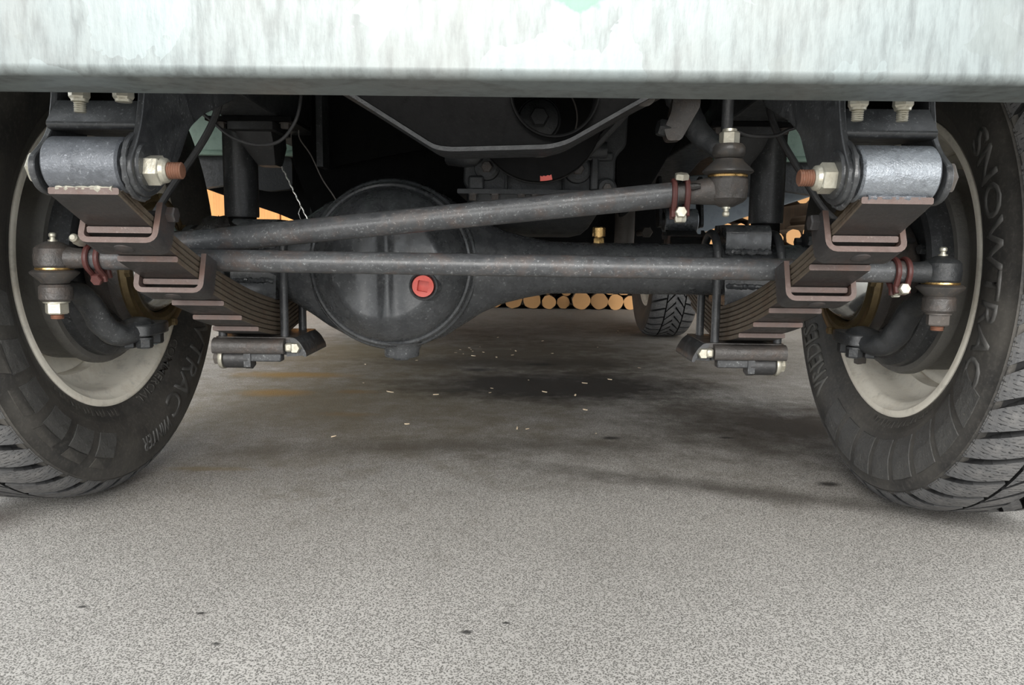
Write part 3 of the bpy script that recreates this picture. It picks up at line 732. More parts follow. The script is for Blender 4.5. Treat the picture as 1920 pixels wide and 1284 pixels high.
# ------------------------------------------------------------------ spring hangers
for s in (-1, 1):
    t = thing('spring_hanger', f'black welded bracket holding the front eye of the {side(s)} leaf spring', 'bracket', (s*.362, -.45, .42), 'spring hanger brackets')
    inn = [(-.448, .60), (-.450, .518), (-.459, .488), (-.471, .468), (-.4805, .456), (-.480, .442), (-.470, .429), (-.453, .4245), (-.437, .428), (-.420, .437), (-.384, .466), (-.356, .502), (-.321, .521), (-.235, .552), (-.218, .565), (-.218, .60)]
    bm = nb(); prism(bm, [(s*.3145, y, z) for y, z in rounded(inn, .010, 3)], (s*.006, 0, 0)); obj('inner_plate', bm, 'black', t, ang=40, bevel=.0012)
    out = [(-.436, .60), (-.438, .52), (-.447, .487), (-.462, .470), (-.4785, .458), (-.4795, .444), (-.470, .430), (-.452, .4245), (-.435, .430), (-.42, .442), (-.395, .480), (-.375, .52), (-.37, .6)]
    bm = nb(); prism(bm, [(s*.4015, y, z) for y, z in rounded(out, .010, 3)], (s*.006, 0, 0)); obj('outer_plate', bm, 'black', t, ang=40, bevel=.0012)
    bm = nb(); prism(bm, [(s*.3205, y, z) for y, z in rounded([(-.4565, .4860), (-.4500, .4850), (-.37, .490), (-.37, .496), (-.446, .492), (-.436, .512), (-.439, .514), (-.4585, .4905)], .002, 2)], (s*.081, 0, 0)); obj('cross_plate', bm, 'black', t, ang=40)
    bm = nb(); box(bm, s*.3205, s*.4015, -.385, -.379, .49, .60); obj('back_plate', bm, 'soot', t)
    bm = nb(); rev(bm, (s*.3145, EY, EZ-.001), (-s, 0, 0), [(-.002, .0225), (.001, .022), (.0025, .0205), (.0025, .0)], 40); obj('boss_washer', bm, 'black', t)
    bm = nb(); tube(bm, [(s*.3210, EY+.0285*math.cos(D(a)), EZ-.001+.0285*math.sin(D(a))) for a in range(95, 300, 8)], [.0022+.0014*random.random() for _ in range(26)], 7); obj('weld_bead', bm, 'black', t)
    # eye bolt
    bm = nb(); hexp(bm, (s*.4075, EY, EZ-.003), (s*.4195, EY, EZ-.003), .0145); bh = obj('eye_bolt', bm, 'zinc' if s < 0 else 'pipe', t, ang=25)
    bm = nb(); hexp(bm, (s*.312, EY, EZ-.004), (s*.2995, EY, EZ-.004), .0142, .1, .3); rev(bm, (s*.2995, EY, EZ-.004), (-s, 0, 0), [(0, .0118), (.0035, .0112), (.0055, .0088), (.0055, 0)], 28); obj('lock_nut', bm, 'zinc', bh, ang=25, label='pale plated lock nut')
    bm = nb(); thread(bm, (s*.2945, EY, EZ-.004), (s*.2815, EY, EZ-.004), .0078, .0019); obj('thread_end', bm, 'thread', bh, ang=20)
    # the two bumper bolts that come down behind the bumper
    for xo in (.3615, .3165 if s > 0 else .3165):
        xx = s*(xo if xo > .33 else .3225) ; yy = -.472
        b = thing('bumper_bolt', f'plated bolt and nut below the bumper, {"outer" if xo > .33 else "inner"} of the two at the {side(s)} hanger', 'bolt', (xx, yy, .50), 'bumper bolts')
        bm = nb(); hexp(bm, (xx, yy, .522), (xx, yy, .5085), .0088, .15, .2); rev(bm, (xx, yy, .5085), (0, 0, -1), [(0, .0072), (.0022, .0068), (.0022, 0)], 20); obj('nut', bm, 'zinc', b, ang=25)
        zl = .497 if (s > 0 or xo > .33) else .506
        bm = nb(); thread(bm, (xx, yy, .508), (xx, yy, zl), .0052, .0016); obj('stud', bm, 'zinc', b, ang=20)

# ------------------------------------------------------------------ steering rods
def clampset(parent, c, ax, gap, r, boltdir, mat, boltmat='zinc', k=2):
    """pinch clamp made of two bands and a bolt through its ears"""
    c = Vector(c); ax = Vector(ax).normalized(); bd = Vector(boltdir).normalized(); side_ = ax.cross(bd)
    for q in (-1, 1):
        bm = nb(); cc = c+ax*gap*q
        pts = []
        for i in range(29):
            a = D(50+260*i/28); pts.append(cc+(bd*math.cos(a)*-1+side_*math.sin(a))*-1*0+ (side_*math.sin(a)+bd*math.cos(a))*(r+.0012))
        pts = [cc+bd*(r+.013)+side_*.006]+[cc+bd*(r+.005)+side_*.0055]+pts+[cc+bd*(r+.005)-side_*.0055]+[cc+bd*(r+.013)-side_*.006]
        tube(bm, pts, .0033, 8); obj('clamp_band', bm, mat, parent)
    bm = nb(); e = c+bd*(r+.009); cyl(bm, e-side_*.010, e+side_*.012, .0032, 12); hexp(bm, e-side_*.007, e-side_*.015, .0070); hexp(bm, e+side_*.007, e+side_*.013, .0068); obj('clamp_bolt', bm, boltmat, parent, ang=25)

def ball_joint(parent, c, up, mat, big=1.0, bootmat='boot', nutmat='zinc', nut=True):
    """socket with grease nipple on its closed side; boot and stud on the other; 'up' points to the closed side"""
    c = Vector(c); u = Vector(up)
    bm = nb(); rev(bm, c, u, [(-.013*big, .0), (-.013*big, .0195*big), (-.010*big, .0215*big), (.002*big, .0220*big), (.004*big, .0212*big), (.010*big, .0208*big), (.0135*big, .0175*big), (.0185*big, .0075*big), (.0185*big, 0)], 40)
    j = obj('ball_socket', bm, mat, parent, ang=28)
    bm = nb(); rev(bm, c, u, [(.0175*big, .0052), (.0205*big, .0052), (.0205*big, .0032), (.0235*big, .0030), (.0245*big, .0042), (.0275*big, .0042), (.0290*big, .0026), (.0290*big, 0)], 18); obj('grease_nipple', bm, 'zinc', j)
    bm = nb(); rev(bm, c, -u, [(.0125*big, .0205*big), (.0145*big, .0210*big), (.0155*big, .0200*big)], 36); obj('retaining_band', bm, 'brass', j)
    bm = nb(); rev(bm, c, -u, [(.0150*big, .018*big), (.0160*big, .0240*big), (.0180*big, .0268*big), (.0200*big, .0262*big), (.0290*big, .0165*big), (.0315*big, .0150*big), (.0325*big, .0), ], 40); obj('dust_boot', bm, bootmat, j)
    return j

t = thing('tie_rod', 'straight black tie rod running across in front of the axle between both wheels', 'rod', (0, -.25, .30))
YT = -.25; ZL, ZR = .3645, .3605
def zrod(x): return ZL+(ZR-ZL)*(x+.53)/1.06
bm = nb(); tube(bm, [(x, YT, zrod(x)) for x in (-.487, -.3, 0, .3, .487)], .0132, 28); obj('rod_tube', bm, 'rod', t)
for s in (-1, 1):
    z = zrod(s*.53)
    j = ball_joint(t, (s*.53, YT, z+.001), (0, 0, 1), 'joint' if s < 0 else 'engine')
    bm = nb(); tube(bm, [(s*.512, YT, z), (s*.500, YT, z), (s*.486, YT, z), (s*.470, YT, z)], [.0135, .0120, .0110, .0110], 20); obj('joint_stem', bm, 'joint' if s < 0 else 'engine', j)
    zb_ = .3125
    bm = nb(); rev(bm, (s*.53, YT, zb_), (0, 0, -1), [(0, 0), (0, .0145), (.0018, .0145), (.0018, 0)], 24); hexp(bm, (s*.53, YT, zb_-.0018), (s*.53, YT, zb_-.0155), .0128, .12, .25); obj('stud_nut', bm, 'zinc' if s < 0 else 'pipe', j, ang=25)
    bm = nb(); thread(bm, (s*.53, YT, zb_-.0155), (s*.53, YT, zb_-.0215), .0075); obj('stud_end', bm, 'thread', j, ang=20)
    if s < 0: clampset(t, (-.478, YT, z), (1, 0, 0), .0065, .0140, (0, .35, -.94), 'redclamp', 'redclamp')
    else: clampset(t, (.479, YT, z), (1, 0, 0), .0065, .0140, (0, -.25, -.97), 'redclamp')
bm = nb(); hexp(bm, (-.489, YT-.010, .3835), (-.489, YT-.024, .3875), .0062); rev(bm, (-.489, YT-.024, .3875), (0, -.96, .28), [(0, .0052), (.004, .005), (.006, .003), (.006, 0)], 16); obj('clamp_bolt', bm, 'zinc', t, ang=25)

t = thing('drag_link', 'thick black drag link slanting up to the right across the differential', 'rod', (-.05, -.25, .37))
A = Vector((-.455, -.232, .3755)); B = Vector((.268, -.262, .4535)); d = (B-A).normalized()
bm = nb(); tube(bm, [A, A+(B-A)*.25, A+(B-A)*.5, A+(B-A)*.75, B-d*.058], .0145, 28); obj('rod_tube', bm, 'rod', t)
j = ball_joint(t, B, Vector((0.0, 0, -1)), 'joint', 1.08)
bm = nb(); tube(bm, [B-d*.062, B-d*.045, B-d*.030, B-d*.012], [.0120, .0125, .0145, .0170], 20); obj('joint_stem', bm, 'joint', j)
bm = nb(); tube(bm, [B-d*.050+Vector((0, -.0125, .0075)), B-d*.042+Vector((0, -.0135, .006)), B-d*.034+Vector((0, -.0145, .006))], [.003, .0045, .003], 8); obj('grease_blob', bm, 'grease', j)
clampset(t, B-d*.0545, d, .0075, .0145, (0, -.15, -.99), 'redclamp')
bm = nb(); hexp(bm, B-d*.0545+Vector((0, -.008, .0165)), B-d*.0545+Vector((0, -.010, .0225)), .0085); obj('clamp_bolt_head', bm, 'zinc', t, ang=25)
bm = nb(); c = B-d*.0545; hexp(bm, c+Vector((0, -.008, -.021)), c+Vector((0, -.009, -.033)), .0072); obj('clamp_nut', bm, 'zinc', t, ang=25)
# left joint behind the leaf spring, with its torn boot
j2 = ball_joint(t, A+Vector((-.02, 0, 0)), (0, 0, -1), 'joint', .9)
bm = nb(); rev(bm, (-.345, -.215, .392), (0, 0, 1), [(0, .026), (.008, .027), (.014, .022), (.020, .015), (.024, .009), (.026, 0)], 22)
for v in bm.verts: v.co += Vector((random.uniform(-1, 1), random.uniform(-1, 1), random.uniform(-1, 1)))*.0028
obj('torn_dust_cover', bm, 'grease', t, label='torn greasy rubber cover')

# relay arm on the steering relay shaft
t = thing('steering_relay_arm', 'dark cast steering relay arm above the upper ball joint', 'steering arm', (.265, -.25, .49))
bx_, by_ = .268, -.262
bm = nb(); rev(bm, (bx_, by_, .4865), (0, 0, 1), [(0, 0), (0, .012), (.003, .0165), (.008, .0188), (.014, .0185), (.018, .0155), (.0185, 0)], 36); obj('arm_boss', bm, 'boot', t)
bm = nb(); tube(bm, smooth_path([(bx_, by_+.004, .496), (.258, -.245, .502), (.245, -.222, .520), (.232, -.205, .545), (.222, -.200, .58)], 6), [.013, .014, .016, .018, .022], 16, flat=(1.2, .8)); obj('arm', bm, 'engine', t)
bm = nb(); hexp(bm, (bx_, by_, .5050), (bx_, by_, .5185), .0115, .12, .2); rev(bm, (bx_, by_, .5185), (0, 0, 1), [(0, .0085), (.003, .008), (.003, 0)], 18); obj('stud_nut', bm, 'zinc', t, ang=25)
bm = nb(); cyl(bm, (bx_+.002, by_+.02, .515), (bx_+.002, by_+.02, .60), .0068, 16); obj('relay_shaft', bm, 'engine', t)
bm = nb(); prism(bm, [(x, -.232, z) for x, z in rounded([(.203, .512), (.219, .513), (.240, .552), (.240, .60), (.212, .60), (.206, .545), (.198, .525)], .004, 3)], (0, .020, 0)); obj('clamp_lug', bm, 'joint', t, ang=40)
bm = nb(); hexp(bm, (.205, -.222, .527), (.192, -.224, .529), .0105); obj('pinch_bolt', bm, 'engine', t, ang=25)

# ------------------------------------------------------------------ shock absorbers and bump stops
for s in (-1, 1):
    X = s*.422 if s < 0 else .424
    t = thing('shock_absorber', f'black tube shock absorber standing behind the {side(s)} leaf spring', 'shock absorber', (X, .08, .24), 'front shock absorbers')
    bm = nb(); rev(bm, (X, .080, 0), (0, 0, 1), [(.427, .0), (.427, .0262), (.430, .0268), (.64, .0268), (.645, .02), (.645, 0)], 40); obj('dust_tube', bm, 'black', t)
    bm = nb(); rev(bm, (X, .080, 0), (0, 0, 1), [(.235, 0), (.235, .018), (.245, .0225), (.428, .0225), (.428, 0)], 36); obj('damper_body', bm, 'soot', t)
    bm = nb(); cyl(bm, (X-.022, .08, .228), (X+.022, .08, .228), .017, 28); obj('lower_eye', bm, 'rubber', t)
    # bump stop
    t = thing('bump_stop', f'black tapered rubber bump stop below the {side(s)} chassis rail', 'bump stop', (s*.36, 0, .50), 'bump stops')
    bm = nb(); rows = []
    for z, w, dpt, cx in ((.560, .034, .045, .362), (.548, .034, .045, .362), (.546, .027, .036, .360), (.530, .025, .033, .356), (.508, .017, .022, .350), (.500, .014, .018, .348)):
        rows.append([bm.verts.new((s*cx+x, y, z)) for x, y in rounded([(-w, -dpt), (w, -dpt), (w, dpt), (-w, dpt)], .006, 2)])
    for p, q in zip(rows, rows[1:]):
        for k in range(len(p)): bm.faces.new((p[k], p[(k+1) % len(p)], q[(k+1) % len(p)], q[k]))
    bm.faces.new(rows[0]); bm.faces.new(rows[-1]); obj('rubber_block', bm, 'rubber', t, ang=40)
    for q in (-1, 1):
        bm = nb(); p = Vector((s*.362+q*.047, -.03, .560)); rev(bm, p, (0, 0, -1), [(0, .0085), (.002, .0085), (.002, .0)], 18); hexp(bm, p-Vector((0, 0, .002)), p-Vector((0, 0, .009)), .0065); obj('fixing_bolt', bm, 'pipe', t)
    bm = nb(); box(bm, s*.362-.062, s*.362+.062, -.05, .05, .559, .565); obj('mounting_plate', bm, 'soot', t)

# ------------------------------------------------------------------ chassis frame and body
for s in (-1, 1):
    t = thing('chassis_rail', f'black box-section chassis rail above the {side(s)} leaf spring', 'chassis rail', (s*.362, 0, .565), 'chassis rails')
    bm = nb(); prism(bm, [(s*.322, y, z) for y, z in ((-.515, .66), (-.515, .595), (-.30, .575), (-.10, .566), (.45, .566), (.75, .52), (2.0, .52), (2.25, .60), (2.85, .60), (2.85, .70), (2.2, .70), (2.0, .62), (.75, .62), (.4, .66))], (s*.080, 0, 0)); obj('rail', bm, 'black', t, False, bevel=.003)
    bm = nb(); prism(bm, [(s*x, .60, z) for x, z in ((.40, .395), (.46, .427), (.53, .455), (.66, .497), (.74, .525), (.74, .56), (.55, .565), (.40, .55))], (0, .05, 0)); obj('outrigger', bm, 'bluegrey' if s > 0 else 'soot', t, False, bevel=.003)  # light on the right outrigger put into a paler paint; left stays dark
    # rear shackle of the front spring
    for q in (-1, 1):
        bm = nb(); prism(bm, [(s*.364+q*.040, y, z) for y, z in rounded([(.43, .43), (.475, .43), (.50, .53), (.46, .54)], .015, 3)], (q*.006, 0, 0)); obj('shackle_plate', bm, 'black', t)
    # footwell panel seen behind the wheel in the body colour
    t = thing('footwell_panel', f'sage green body panel glimpsed beside the {side(s)} wheel', 'body panel', (s*.62, .52, .57), 'green body panels')
    bm = nb(); box(bm, s*.44, s*.80, .50, .506, .575, .95); obj('panel', bm, 'sage', t)
    bm = nb(); tube(bm, [(s*.44, .497, .578), (s*.80, .497, .578)], .006, 8); obj('seam', bm, 'sage', t)
    bm = nb(); prism(bm, [(s*x, .52, z) for x, z in rounded([(.47, .575), (.47, .505), (.53, .500), (.60, .515), (.70, .50), (.78, .52), (.80, .575)], .012, 3)], (0, .03, 0)); obj('muddy_lower_edge', bm, 'engine', t)
    # wing over the wheel
    t = thing('front_wing', f'sage green front wing over the {side(s)} wheel', 'wing', (s*.66, -.1, .62), 'front wings')
    bm = nb(); box(bm, s*.42, s*.82, -.47, .50, .985, .995); obj('wing_top', bm, 'sage', t)
    bm = nb(); box(bm, s*.42, s*.82, -.47, -.462, .645, .985); obj('wing_front', bm, 'sage', t)
    bm = nb(); arch = [(-.47, .985), (-.47, .56), (-.43, .56)]+[(-.42*math.cos(D(a)), .42+.36*math.sin(D(a))) for a in range(25, 160, 9)]+[(.43, .56), (.50, .56), (.50, .985)]
    prism(bm, [(s*.815, y, z) for y, z in arch], (s*.006, 0, 0)); obj('wing_side', bm, 'sage', t, False)
    bm = nb(); box(bm, s*.415, s*.421, -.46, .50, .655, .985); obj('inner_wing', bm, 'soot', t)

t = thing('front_crossmember', 'black pressed chassis crossmember with a round crank hole under the bumper', 'crossmember', (0, -.30, .49))
YX = -.30
outl = [(-.330, .66), (-.330, .595), (-.20, .575), (-.150, .546), (-.067, .4955), (-.050, .4935), (.060, .4975), (.080, .503), (.155, .546), (.21, .575), (.330, .595), (.330, .66)]
hole = [(.0645+.046*math.cos(2*PI*k/40), .553+.046*math.sin(2*PI*k/40)) for k in range(40)]
bm = nb()
def loop(pts): 
    vs = [bm.verts.new((x, YX, z)) for x, z in pts]
    return [bm.edges.new((vs[i], vs[(i+1) % len(vs)])) for i in range(len(vs))]
es = loop(rounded(outl, .015, 3))+loop(hole)
bmesh.ops.triangle_fill(bm, edges=es, use_beauty=True, use_dissolve=False)
bmesh.ops.recalc_face_normals(bm, faces=bm.faces[:])
ex = bmesh.ops.extrude_face_region(bm, geom=bm.faces[:]); bmesh.ops.translate(bm, verts=[v for v in ex['geom'] if isinstance(v, bmesh.types.BMVert)], vec=(0, .004, 0))
obj('web_plate', bm, 'soot', t, ang=40)
bm = nb(); lo = rounded(outl[1:-1], .015, 3)[4:-4]
a = [(x, z) for x, z in lo]; 
vs0 = [bm.verts.new((x, YX-.004, z-.001)) for x, z in a]; vs1 = [bm.verts.new((x, YX+.075, z-.001)) for x, z in a]; vs2 = [bm.verts.new((x, YX+.075, z-.005)) for x, z in a]; vs3 = [bm.verts.new((x, YX-.006, z-.006)) for x, z in a]
for i in range(len(a)-1):
    for p, q in ((vs0, vs1), (vs1, vs2), (vs2, vs3), (vs3, vs0)): bm.faces.new((p[i], p[i+1], q[i+1], q[i]))
bm.faces.new((vs0[0], vs1[0], vs2[0], vs3[0])); bm.faces.new((vs0[-1], vs1[-1], vs2[-1], vs3[-1]))
obj('bottom_flange', bm, 'engine', t, label='dusty bottom flange', ang=50)
bm = nb(); rev(bm, (.0645, YX-.004, .553), (0, 1, 0), [(0, .046), (-.002, .0475), (-.002, .0492), (.002, .0495), (.03, .0475), (.03, .045)], 48, closed=True); obj('hole_rim', bm, 'soot', t)
bm = nb(); tube(bm, [(.165, -.295, .551), (.165, -.28, .553)], .011, 16); obj('boss', bm, 'pipe', t)

t = thing('engine', 'grimy engine block with crank pulley and sump behind the crossmember', 'engine', (.06, .1, .44))
bm = nb()
blk = rounded([(-.075, .72), (-.075, .535), (-.052, .520), (-.055, .475), (-.045, .462), (.150, .462), (.165, .478), (.165, .515), (.180, .530), (.185, .72)], .008, 3)
prism(bm, [(x, -.045, z) for x, z in blk], (0, .45, 0)); obj('timing_cover', bm, 'engine', t, ang=40, bevel=.004)
bm = nb(); prism(bm, [(x, -.060, z) for x, z in rounded([(-.062, .466), (-.062, .4595), (.160, .4595), (.160, .466)], .002, 2)], (0, .46, 0)); obj('sump_flange', bm, 'engine', t)
bm = nb(); rows = []
for z, w, y0, y1 in ((.460, .100, -.050, .40), (.442, .098, -.045, .40), (.415, .085, .01, .38), (.405, .075, .03, .36)):
    rows.append([bm.verts.new((.049+x, y, z)) for x, y in rounded([(-w, y0), (w, y0), (w, y1), (-w, y1)], .02, 3)])
for p, q in zip(rows, rows[1:]):
    for k in range(len(p)): bm.faces.new((p[k], p[(k+1) % len(p)], q[(k+1) % len(p)], q[k]))
bm.faces.new(rows[0]); bm.faces.new(rows[-1]); obj('sump', bm, 'engine', t, ang=40)
for x in (-.040, -.008, .030, .050, .088, .120, .150):
    bm = nb(); rev(bm, (x, -.054, .460), (0, 0, -1), [(0, .007), (.002, .007), (.002, 0)], 16); hexp(bm, (x, -.054, .458), (x, -.054, .450), .0058); obj('sump_bolt', bm, 'joint', t, ang=25)
PXc, PZc = .052, .556
bm = nb(); rev(bm, (PXc, -.118, PZc), (0, 1, 0), [(0, .052), (0, .083), (.005, .0845), (.010, .0835), (.016, .075), (.022, .0835), (.030, .0845), (.040, .083), (.040, .03), (.012, .03), (.008, .050)], 72, closed=True)
pu = obj('crank_pulley', bm, 'soot', t)
bm = nb(); rev(bm, (PXc, -.112, PZc), (0, 1, 0), [(0, .0), (.0, .018), (.004, .026), (.010, .028), (.012, .050), (.03, .05)], 40); obj('pulley_hub', bm, 'engine', pu)
bm = nb(); hexp(bm, (PXc, -.110, PZc), (PXc, -.130, PZc), .013); obj('crank_nut', bm, 'engine', pu)
bm = nb(); rev(bm, (PXc, -.116, PZc), (0, 1, 0), [(0, .050), (-.001, .051), (-.001, .054), (0, .055)], 60); obj('pulley_ring', bm, 'pipe', pu)
bm = nb()
for k in range(8):
    pass
v = []
for k in range(7):
    a = D(-88+k*1.9); v.append((PXc+.0832*math.cos(a), PZc+.0832*math.sin(a)))
w = [(PXc+(.0762+.001*(k % 2))*math.cos(D(-88+k*1.9)), PZc+(.0762+.001*(k % 2))*math.sin(D(-88+k*1.9))) for k in range(7)][::-1]
prism(bm, [(x, -.1192, z) for x, z in v+w], (0, .0015, 0)); obj('red_mark', bm, 'redplug', pu, label='red paint mark on the pulley rim')
# fan belt
bm = nb(); pts = [(PXc+.079*math.cos(D(a)), -.102, PZc+.079*math.sin(D(a))) for a in range(180, 322, 6)]+[(.20, -.102, .60), (.27, -.102, .68)]
tube(bm, pts, .0062, 8); obj('fan_belt', bm, 'rubber', t)
for x, z, r in ((-.020, .497, .011), (.110, .496, .012), (.152, .470, .009)):
    bm = nb(); rev(bm, (x, -.045, z), (0, -1, 0), [(0, r*1.7), (.008, r*1.6), (.010, r*1.25), (.012, r*1.25), (.012, 0)], 28); obj('cover_boss', bm, 'engine', t)
    bm = nb(); hexp(bm, (x, -.056, z), (x, -.064, z), r*.75); obj('cover_bolt', bm, 'joint', t, ang=25)
for x0, x1, z0, z1 in ((-.046, -.024, .465, .485), (.006, .010, .465, .490), (.088, .092, .465, .486), (.128, .140, .466, .515), (.095, .160, .508, .520)):
    bm = nb(); box(bm, x0, x1, -.058, -.040, z0, z1); obj('cover_rib', bm, 'engine', t, bevel=.003)
bm = nb(); tube(bm, smooth_path([(-.075, -.03, .512), (-.05, -.05, .508), (-.035, -.055, .512), (-.03, -.05, .53)], 5), .011, 14); obj('water_pipe', bm, 'engine', t)
bm = nb(); cyl(bm, (.080, -.055, .522), (.150, -.055, .522), .012, 20); obj('oil_pipe', bm, 'engine', t)

t = thing('engine_mount_plate', 'large dull black plate arched over the differential', 'plate', (-.15, .10, .51))
pl = [(-.288, .66), (-.288, .508), (-.262, .514)]+[(-.262+.262*k/10, .514+.036*math.sin(PI/2*k/10)) for k in range(1, 11)]+[(.0, .66)]
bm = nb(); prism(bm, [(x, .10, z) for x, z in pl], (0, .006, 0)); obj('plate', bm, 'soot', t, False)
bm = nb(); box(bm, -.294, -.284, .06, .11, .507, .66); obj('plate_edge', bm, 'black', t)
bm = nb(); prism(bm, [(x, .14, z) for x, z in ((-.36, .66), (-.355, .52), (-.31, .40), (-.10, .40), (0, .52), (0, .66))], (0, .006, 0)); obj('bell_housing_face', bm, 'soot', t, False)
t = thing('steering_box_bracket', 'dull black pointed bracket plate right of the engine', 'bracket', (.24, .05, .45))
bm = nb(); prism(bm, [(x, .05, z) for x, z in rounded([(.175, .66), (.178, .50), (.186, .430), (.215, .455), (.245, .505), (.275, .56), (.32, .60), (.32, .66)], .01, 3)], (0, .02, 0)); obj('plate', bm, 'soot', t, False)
t = thing('exhaust_pipe', 'upright brown grey exhaust pipe behind the axle tube', 'pipe', (.255, .5, .30))
bm = nb(); tube(bm, smooth_path([(.255, .50, .66), (.255, .50, .50), (.255, .50, .40), (.255, .53, .345), (.255, .62, .325), (.255, .9, .325)], 6), .0215, 24); obj('pipe', bm, 'pipe', t)
t = thing('gearbox', 'dull black gearbox and transfer case under the cab floor', 'gearbox', (0, 1.0, .40))
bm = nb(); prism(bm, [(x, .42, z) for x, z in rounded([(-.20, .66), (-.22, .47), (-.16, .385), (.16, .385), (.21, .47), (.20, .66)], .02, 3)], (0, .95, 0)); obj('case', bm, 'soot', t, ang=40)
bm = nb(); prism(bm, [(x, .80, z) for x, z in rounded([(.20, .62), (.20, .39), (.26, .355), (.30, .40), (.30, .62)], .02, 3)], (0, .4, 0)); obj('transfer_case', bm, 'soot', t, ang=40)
for x, z in ((.285, .43), (.335, .425)):
    bm = nb(); hexp(bm, (x, .70, z), (x, .682, z), .014); cyl(bm, (x, .70, z), (x, .82, z), .008, 12); obj('case_bolt', bm, 'zinc' if x < .3 else 'pipe', t, ang=25)
for s in (-1, 1):
    t = thing('fuel_tank', f'black fuel tank hanging under the {side(s)} seat box', 'tank', (s*.44, 1.3, .40), 'fuel tanks')
    x0, x1 = (s*.315, s*(.575 if s < 0 else .50))
    bm = nb(); prism(bm, [(x, 1.0, z) for x, z in rounded([(x0, .515), (x0, .385), (x1-s*.06, .385), (x1, .435), (x1, .515)], .02, 3)], (0, .55, 0)); obj('tank', bm, 'soot', t, ang=40)
    bm = nb(); box(bm, x0, x1+s*.01, 1.20, 1.235, .378, .386); obj('strap', bm, 'black', t)
t = thing('rear_axle', 'black rear axle tube far behind the front axle', 'axle', (0, 2.235, .25))
bm = nb(); tube(bm, [(-.60, 2.235, .357), (.60, 2.235, .357)], .040, 24); obj('axle_casing', bm, 'soot', t)
bm = nb(); sphere(bm, (-.157, 2.235, .357), .125, 16); obj('differential', bm, 'soot', t)
t = thing('body_tub', 'sage green vehicle body and floor above the chassis', 'body', (0, 1.6, .62))
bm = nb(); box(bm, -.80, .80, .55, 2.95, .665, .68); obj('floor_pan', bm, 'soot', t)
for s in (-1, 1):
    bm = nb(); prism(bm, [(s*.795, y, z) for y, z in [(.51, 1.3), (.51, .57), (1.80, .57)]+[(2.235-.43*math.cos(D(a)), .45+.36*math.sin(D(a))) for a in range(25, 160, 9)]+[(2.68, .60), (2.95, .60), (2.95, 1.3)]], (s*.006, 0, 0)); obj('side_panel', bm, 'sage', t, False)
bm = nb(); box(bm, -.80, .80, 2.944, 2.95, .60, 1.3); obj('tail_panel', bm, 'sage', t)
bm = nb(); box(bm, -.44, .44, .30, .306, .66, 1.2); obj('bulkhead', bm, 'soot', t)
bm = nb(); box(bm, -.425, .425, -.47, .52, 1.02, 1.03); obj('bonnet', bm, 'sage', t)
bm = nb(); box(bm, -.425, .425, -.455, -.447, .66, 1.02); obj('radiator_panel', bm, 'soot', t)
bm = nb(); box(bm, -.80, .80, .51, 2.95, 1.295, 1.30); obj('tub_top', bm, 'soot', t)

# ------------------------------------------------------------------ hoses, cables and wires
def strand(name, pts, r, mat, label, cat, sub=8, n=10):
    bm = nb(); tube(bm, smooth_path(pts, sub), r, n); o = obj(name, bm, mat); return tag(o, label, cat)
strand('brake_hose', [(-.338, -.20, .575), (-.347, -.20, .546), (-.356, -.20, .526), (-.373, -.20, .499), (-.401, -.205, .458), (-.44, -.20, .41), (-.50, -.17, .385), (-.57, -.10, .40)], .0044, 'rubber', 'thick black brake hose hanging beside the left spring hanger', 'hose')
strand('brake_hose', [(.345, -.15, .575), (.355, -.155, .54), (.385, -.16, .49), (.43, -.16, .43), (.50, -.14, .40), (.575, -.09, .40)], .0044, 'rubber', 'thick black brake hose behind the right spring hanger', 'hose')
strand('cable', [(-.372, -.20, .548), (-.355, -.20, .535), (-.330, -.20, .515), (-.300, -.20, .5055), (-.272, -.20, .510), (-.253, -.20, .530), (-.244, -.20, .556), (-.24, -.20, .60)], .0021, 'rubber', 'thin black cable hanging in a loop below the left chassis rail', 'cable')
strand('cable', [(.275, -.20, .538), (.305, -.205, .523), (.335, -.21, .522), (.352, -.21, .529), (.366, -.21, .536), (.38, -.2, .56)], .0022, 'rubber', 'thin black cable sagging beside the right shock absorber', 'cable')
pts = []
for k in range(41):
    q = k/40; base_ = Vector((-.312, -.062, .494)).lerp(Vector((-.270, -.075, .414)), q); pts.append(base_+Vector((math.cos(q*50)*.0005, math.sin(q*50)*.0005, 0)))
bm = nb(); tube(bm, pts, .0011, 6)
tube(bm, [(-.284, -.07, .436), (-.287, -.07, .428), (-.284, -.07, .420), (-.278, -.07, .416)], .0006, 6)
tag(obj('twisted_wire', bm, 'wire'), 'bright twisted wire hanging from the left bump stop', 'wire')
strand('thin_wire', [(-.287, -.06, .545), (-.285, -.06, .532), (-.270, -.06, .510), (-.255, -.06, .478), (-.241, -.06, .457), (-.236, -.06, .449)], .0009, 'pipe', 'thin dull wire running down to the top of the differential', 'wire')

# ------------------------------------------------------------------ firewood stack and boards
def log_mesh(i):
    rr = random.Random(i); bm = nb(); n = 18; rows = []
    wob = [1+rr.uniform(-.06, .06) for _ in range(n)]
    for y, q in ((0, .97), (.006, 1.0), (.33, 1.0)):
        rows.append([bm.verts.new((q*wob[k]*math.cos(2*PI*k/n), y, q*wob[k]*math.sin(2*PI*k/n))) for k in range(n)])
    for p, q in zip(rows, rows[1:]):
        for k in range(n): bm.faces.new((p[k], p[(k+1) % n], q[(k+1) % n], q[k])).material_index = 1
    bm.faces.new(rows[0]).material_index = 0; bm.faces.new(rows[-1]).material_index = 0
    bmesh.ops.recalc_face_normals(bm, faces=bm.faces[:])
    me = bpy.data.meshes.new('firewood_log'); bm.to_mesh(me); bm.free(); me.materials.append(M['wood']); me.materials.append(M['bark'])
    return me
LM = [log_mesh(i) for i in range(8)]
rnd = random.Random(3); surf = {}
cnt = 0
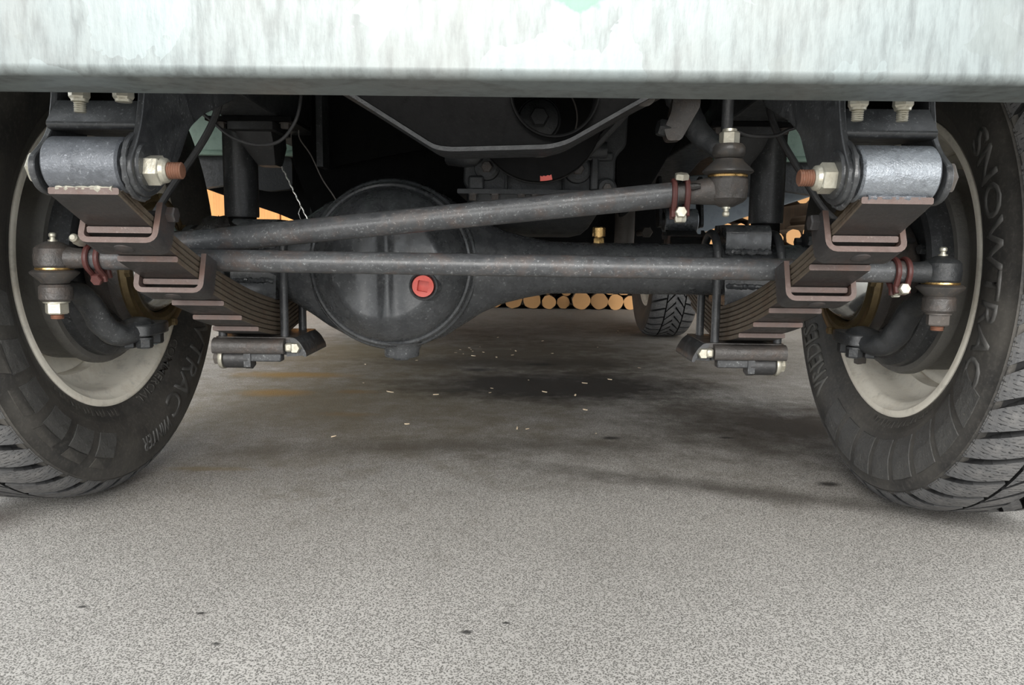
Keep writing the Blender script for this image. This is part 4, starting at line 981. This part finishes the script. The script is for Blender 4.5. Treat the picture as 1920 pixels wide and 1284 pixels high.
def place_log(x, z, r):
    global cnt
    o = link(bpy.data.objects.new('firewood_log', LM[rnd.randrange(8)])); o.scale = (r, 1, r); o.location = (x, 3.64+rnd.uniform(-.02, .05), z)
    o.rotation_euler = (0, rnd.uniform(0, 6.28), 0); cnt += 1
    tag(o, 'round cut firewood log in the stack behind the vehicle', 'log', 'firewood logs in the stack')
placed = []
def drop(x, r):
    z = r
    for px_, pz_, pr in placed:
        dx = abs(px_-x)
        if dx < r+pr: z = max(z, pz_+math.sqrt((r+pr)**2-dx*dx))
    placed.append((x, z, r)); return z
cand = []
for layer in range(14):
    x = -1.12+rnd.uniform(0, .06)
    while x < 2.2:
        r = rnd.choice([.035, .042, .05, .055, .062])*rnd.uniform(.9, 1.1)
        # settle: try nearby x and keep the lowest rest position
        best = None
        for k in range(9):
            xx = x+r+(k-4)*.012; z = r
            for px_, pz_, pr in placed:
                dx = abs(px_-xx)
                if dx < r+pr: z = max(z, pz_+math.sqrt((r+pr)**2-dx*dx))
            if best is None or z < best[0]: best = (z, xx)
        z, xx = best
        if z < .86 and xx > -1.14:
            placed.append((xx, z, r))
        x += 2*r*rnd.uniform(.92, 1.15)
placed.sort(key=lambda p: p[1])
for x, z, r in placed[:290]: place_log(x, z, r)
ordw = ['first', 'second', 'third', 'fourth', 'fifth', 'sixth', 'seventh', 'eighth', 'ninth', 'tenth', 'eleventh', 'twelfth']
row = sorted([o for o in COL.objects if o.name.startswith('firewood_log') and o.location.z < o.scale.z*1.08 and -.2 < o.location.x < .72], key=lambda o: -o.location.x)
for k, o in enumerate(row[:12]): o['label'] = f'firewood log end resting on the ground, {ordw[k]} to the left of the far rear tyre'
for k, (x0, x1, zt_, dy) in enumerate(((-2.42, -2.16, 1.05, 0), (-2.15, -1.99, 1.0, .03), (-1.985, -1.80, 1.1, .0), (-1.795, -1.75, 1.1, .035), (-1.745, -1.48, 1.05, .01), (-1.475, -1.30, .95, .02), (-1.295, -1.17, .9, .0))):
    bm = nb(); box(bm, x0, x1, 3.62+dy, 3.66+dy, 0, zt_)
    o = obj('sawn_board', bm, 'board', None, False, bevel=.004); tag(o, f'{["wide", "narrow", "wide", "thin", "wide", "narrow", "narrow"][k]} orange sawn board leaning upright, {["first", "second", "third", "fourth", "fifth", "sixth", "seventh"][k]} from the left in the row', 'board', 'sawn boards left of the log stack')

# ------------------------------------------------------------------ litter on the ground
CH = []
for i in range(4):
    rr = random.Random(50+i); bm = nb(); L, W_ = rr.uniform(.008, .020), rr.uniform(.003, .006)
    prism(bm, [(-L, -W_, 0), (L*.3, -W_*1.2, .001), (L, 0, .002), (L*.5, W_, .001), (-L*.8, W_*.7, 0)], (0, 0, .003))
    bmesh.ops.recalc_face_normals(bm, faces=bm.faces[:]); me = bpy.data.meshes.new('wood_chip'); bm.to_mesh(me); bm.free(); me.materials.append(M['chip']); CH.append(me)
rc = random.Random(11)
spots = [(.10, .84), (-.045, .82), (.18, .80), (.22, .98), (.30, 1.05), (.06, 1.02), (-.15, 1.67), (-.17, 1.55), (-.12, 1.75), (-.14, 1.62), (-.19, 1.66), (-.10, 1.60), (-.16, 1.72), (-.13, 1.50), (-.20, 1.58), (.19, .62), (.05, .42)]
spots += [(rc.uniform(-.5, .5), rc.uniform(.3, 2.4)) for _ in range(22)]
for x, y in spots:
    o = link(bpy.data.objects.new('wood_chip', rc.choice(CH))); o.location = (x, y, .0002); o.rotation_euler = (0, 0, rc.uniform(0, 6.28)); k = rc.uniform(.25, .6); o.scale = (k, k, k)
    tag(o, 'tiny pale wood chip lying on the asphalt', 'wood chip', 'wood chips on the ground')
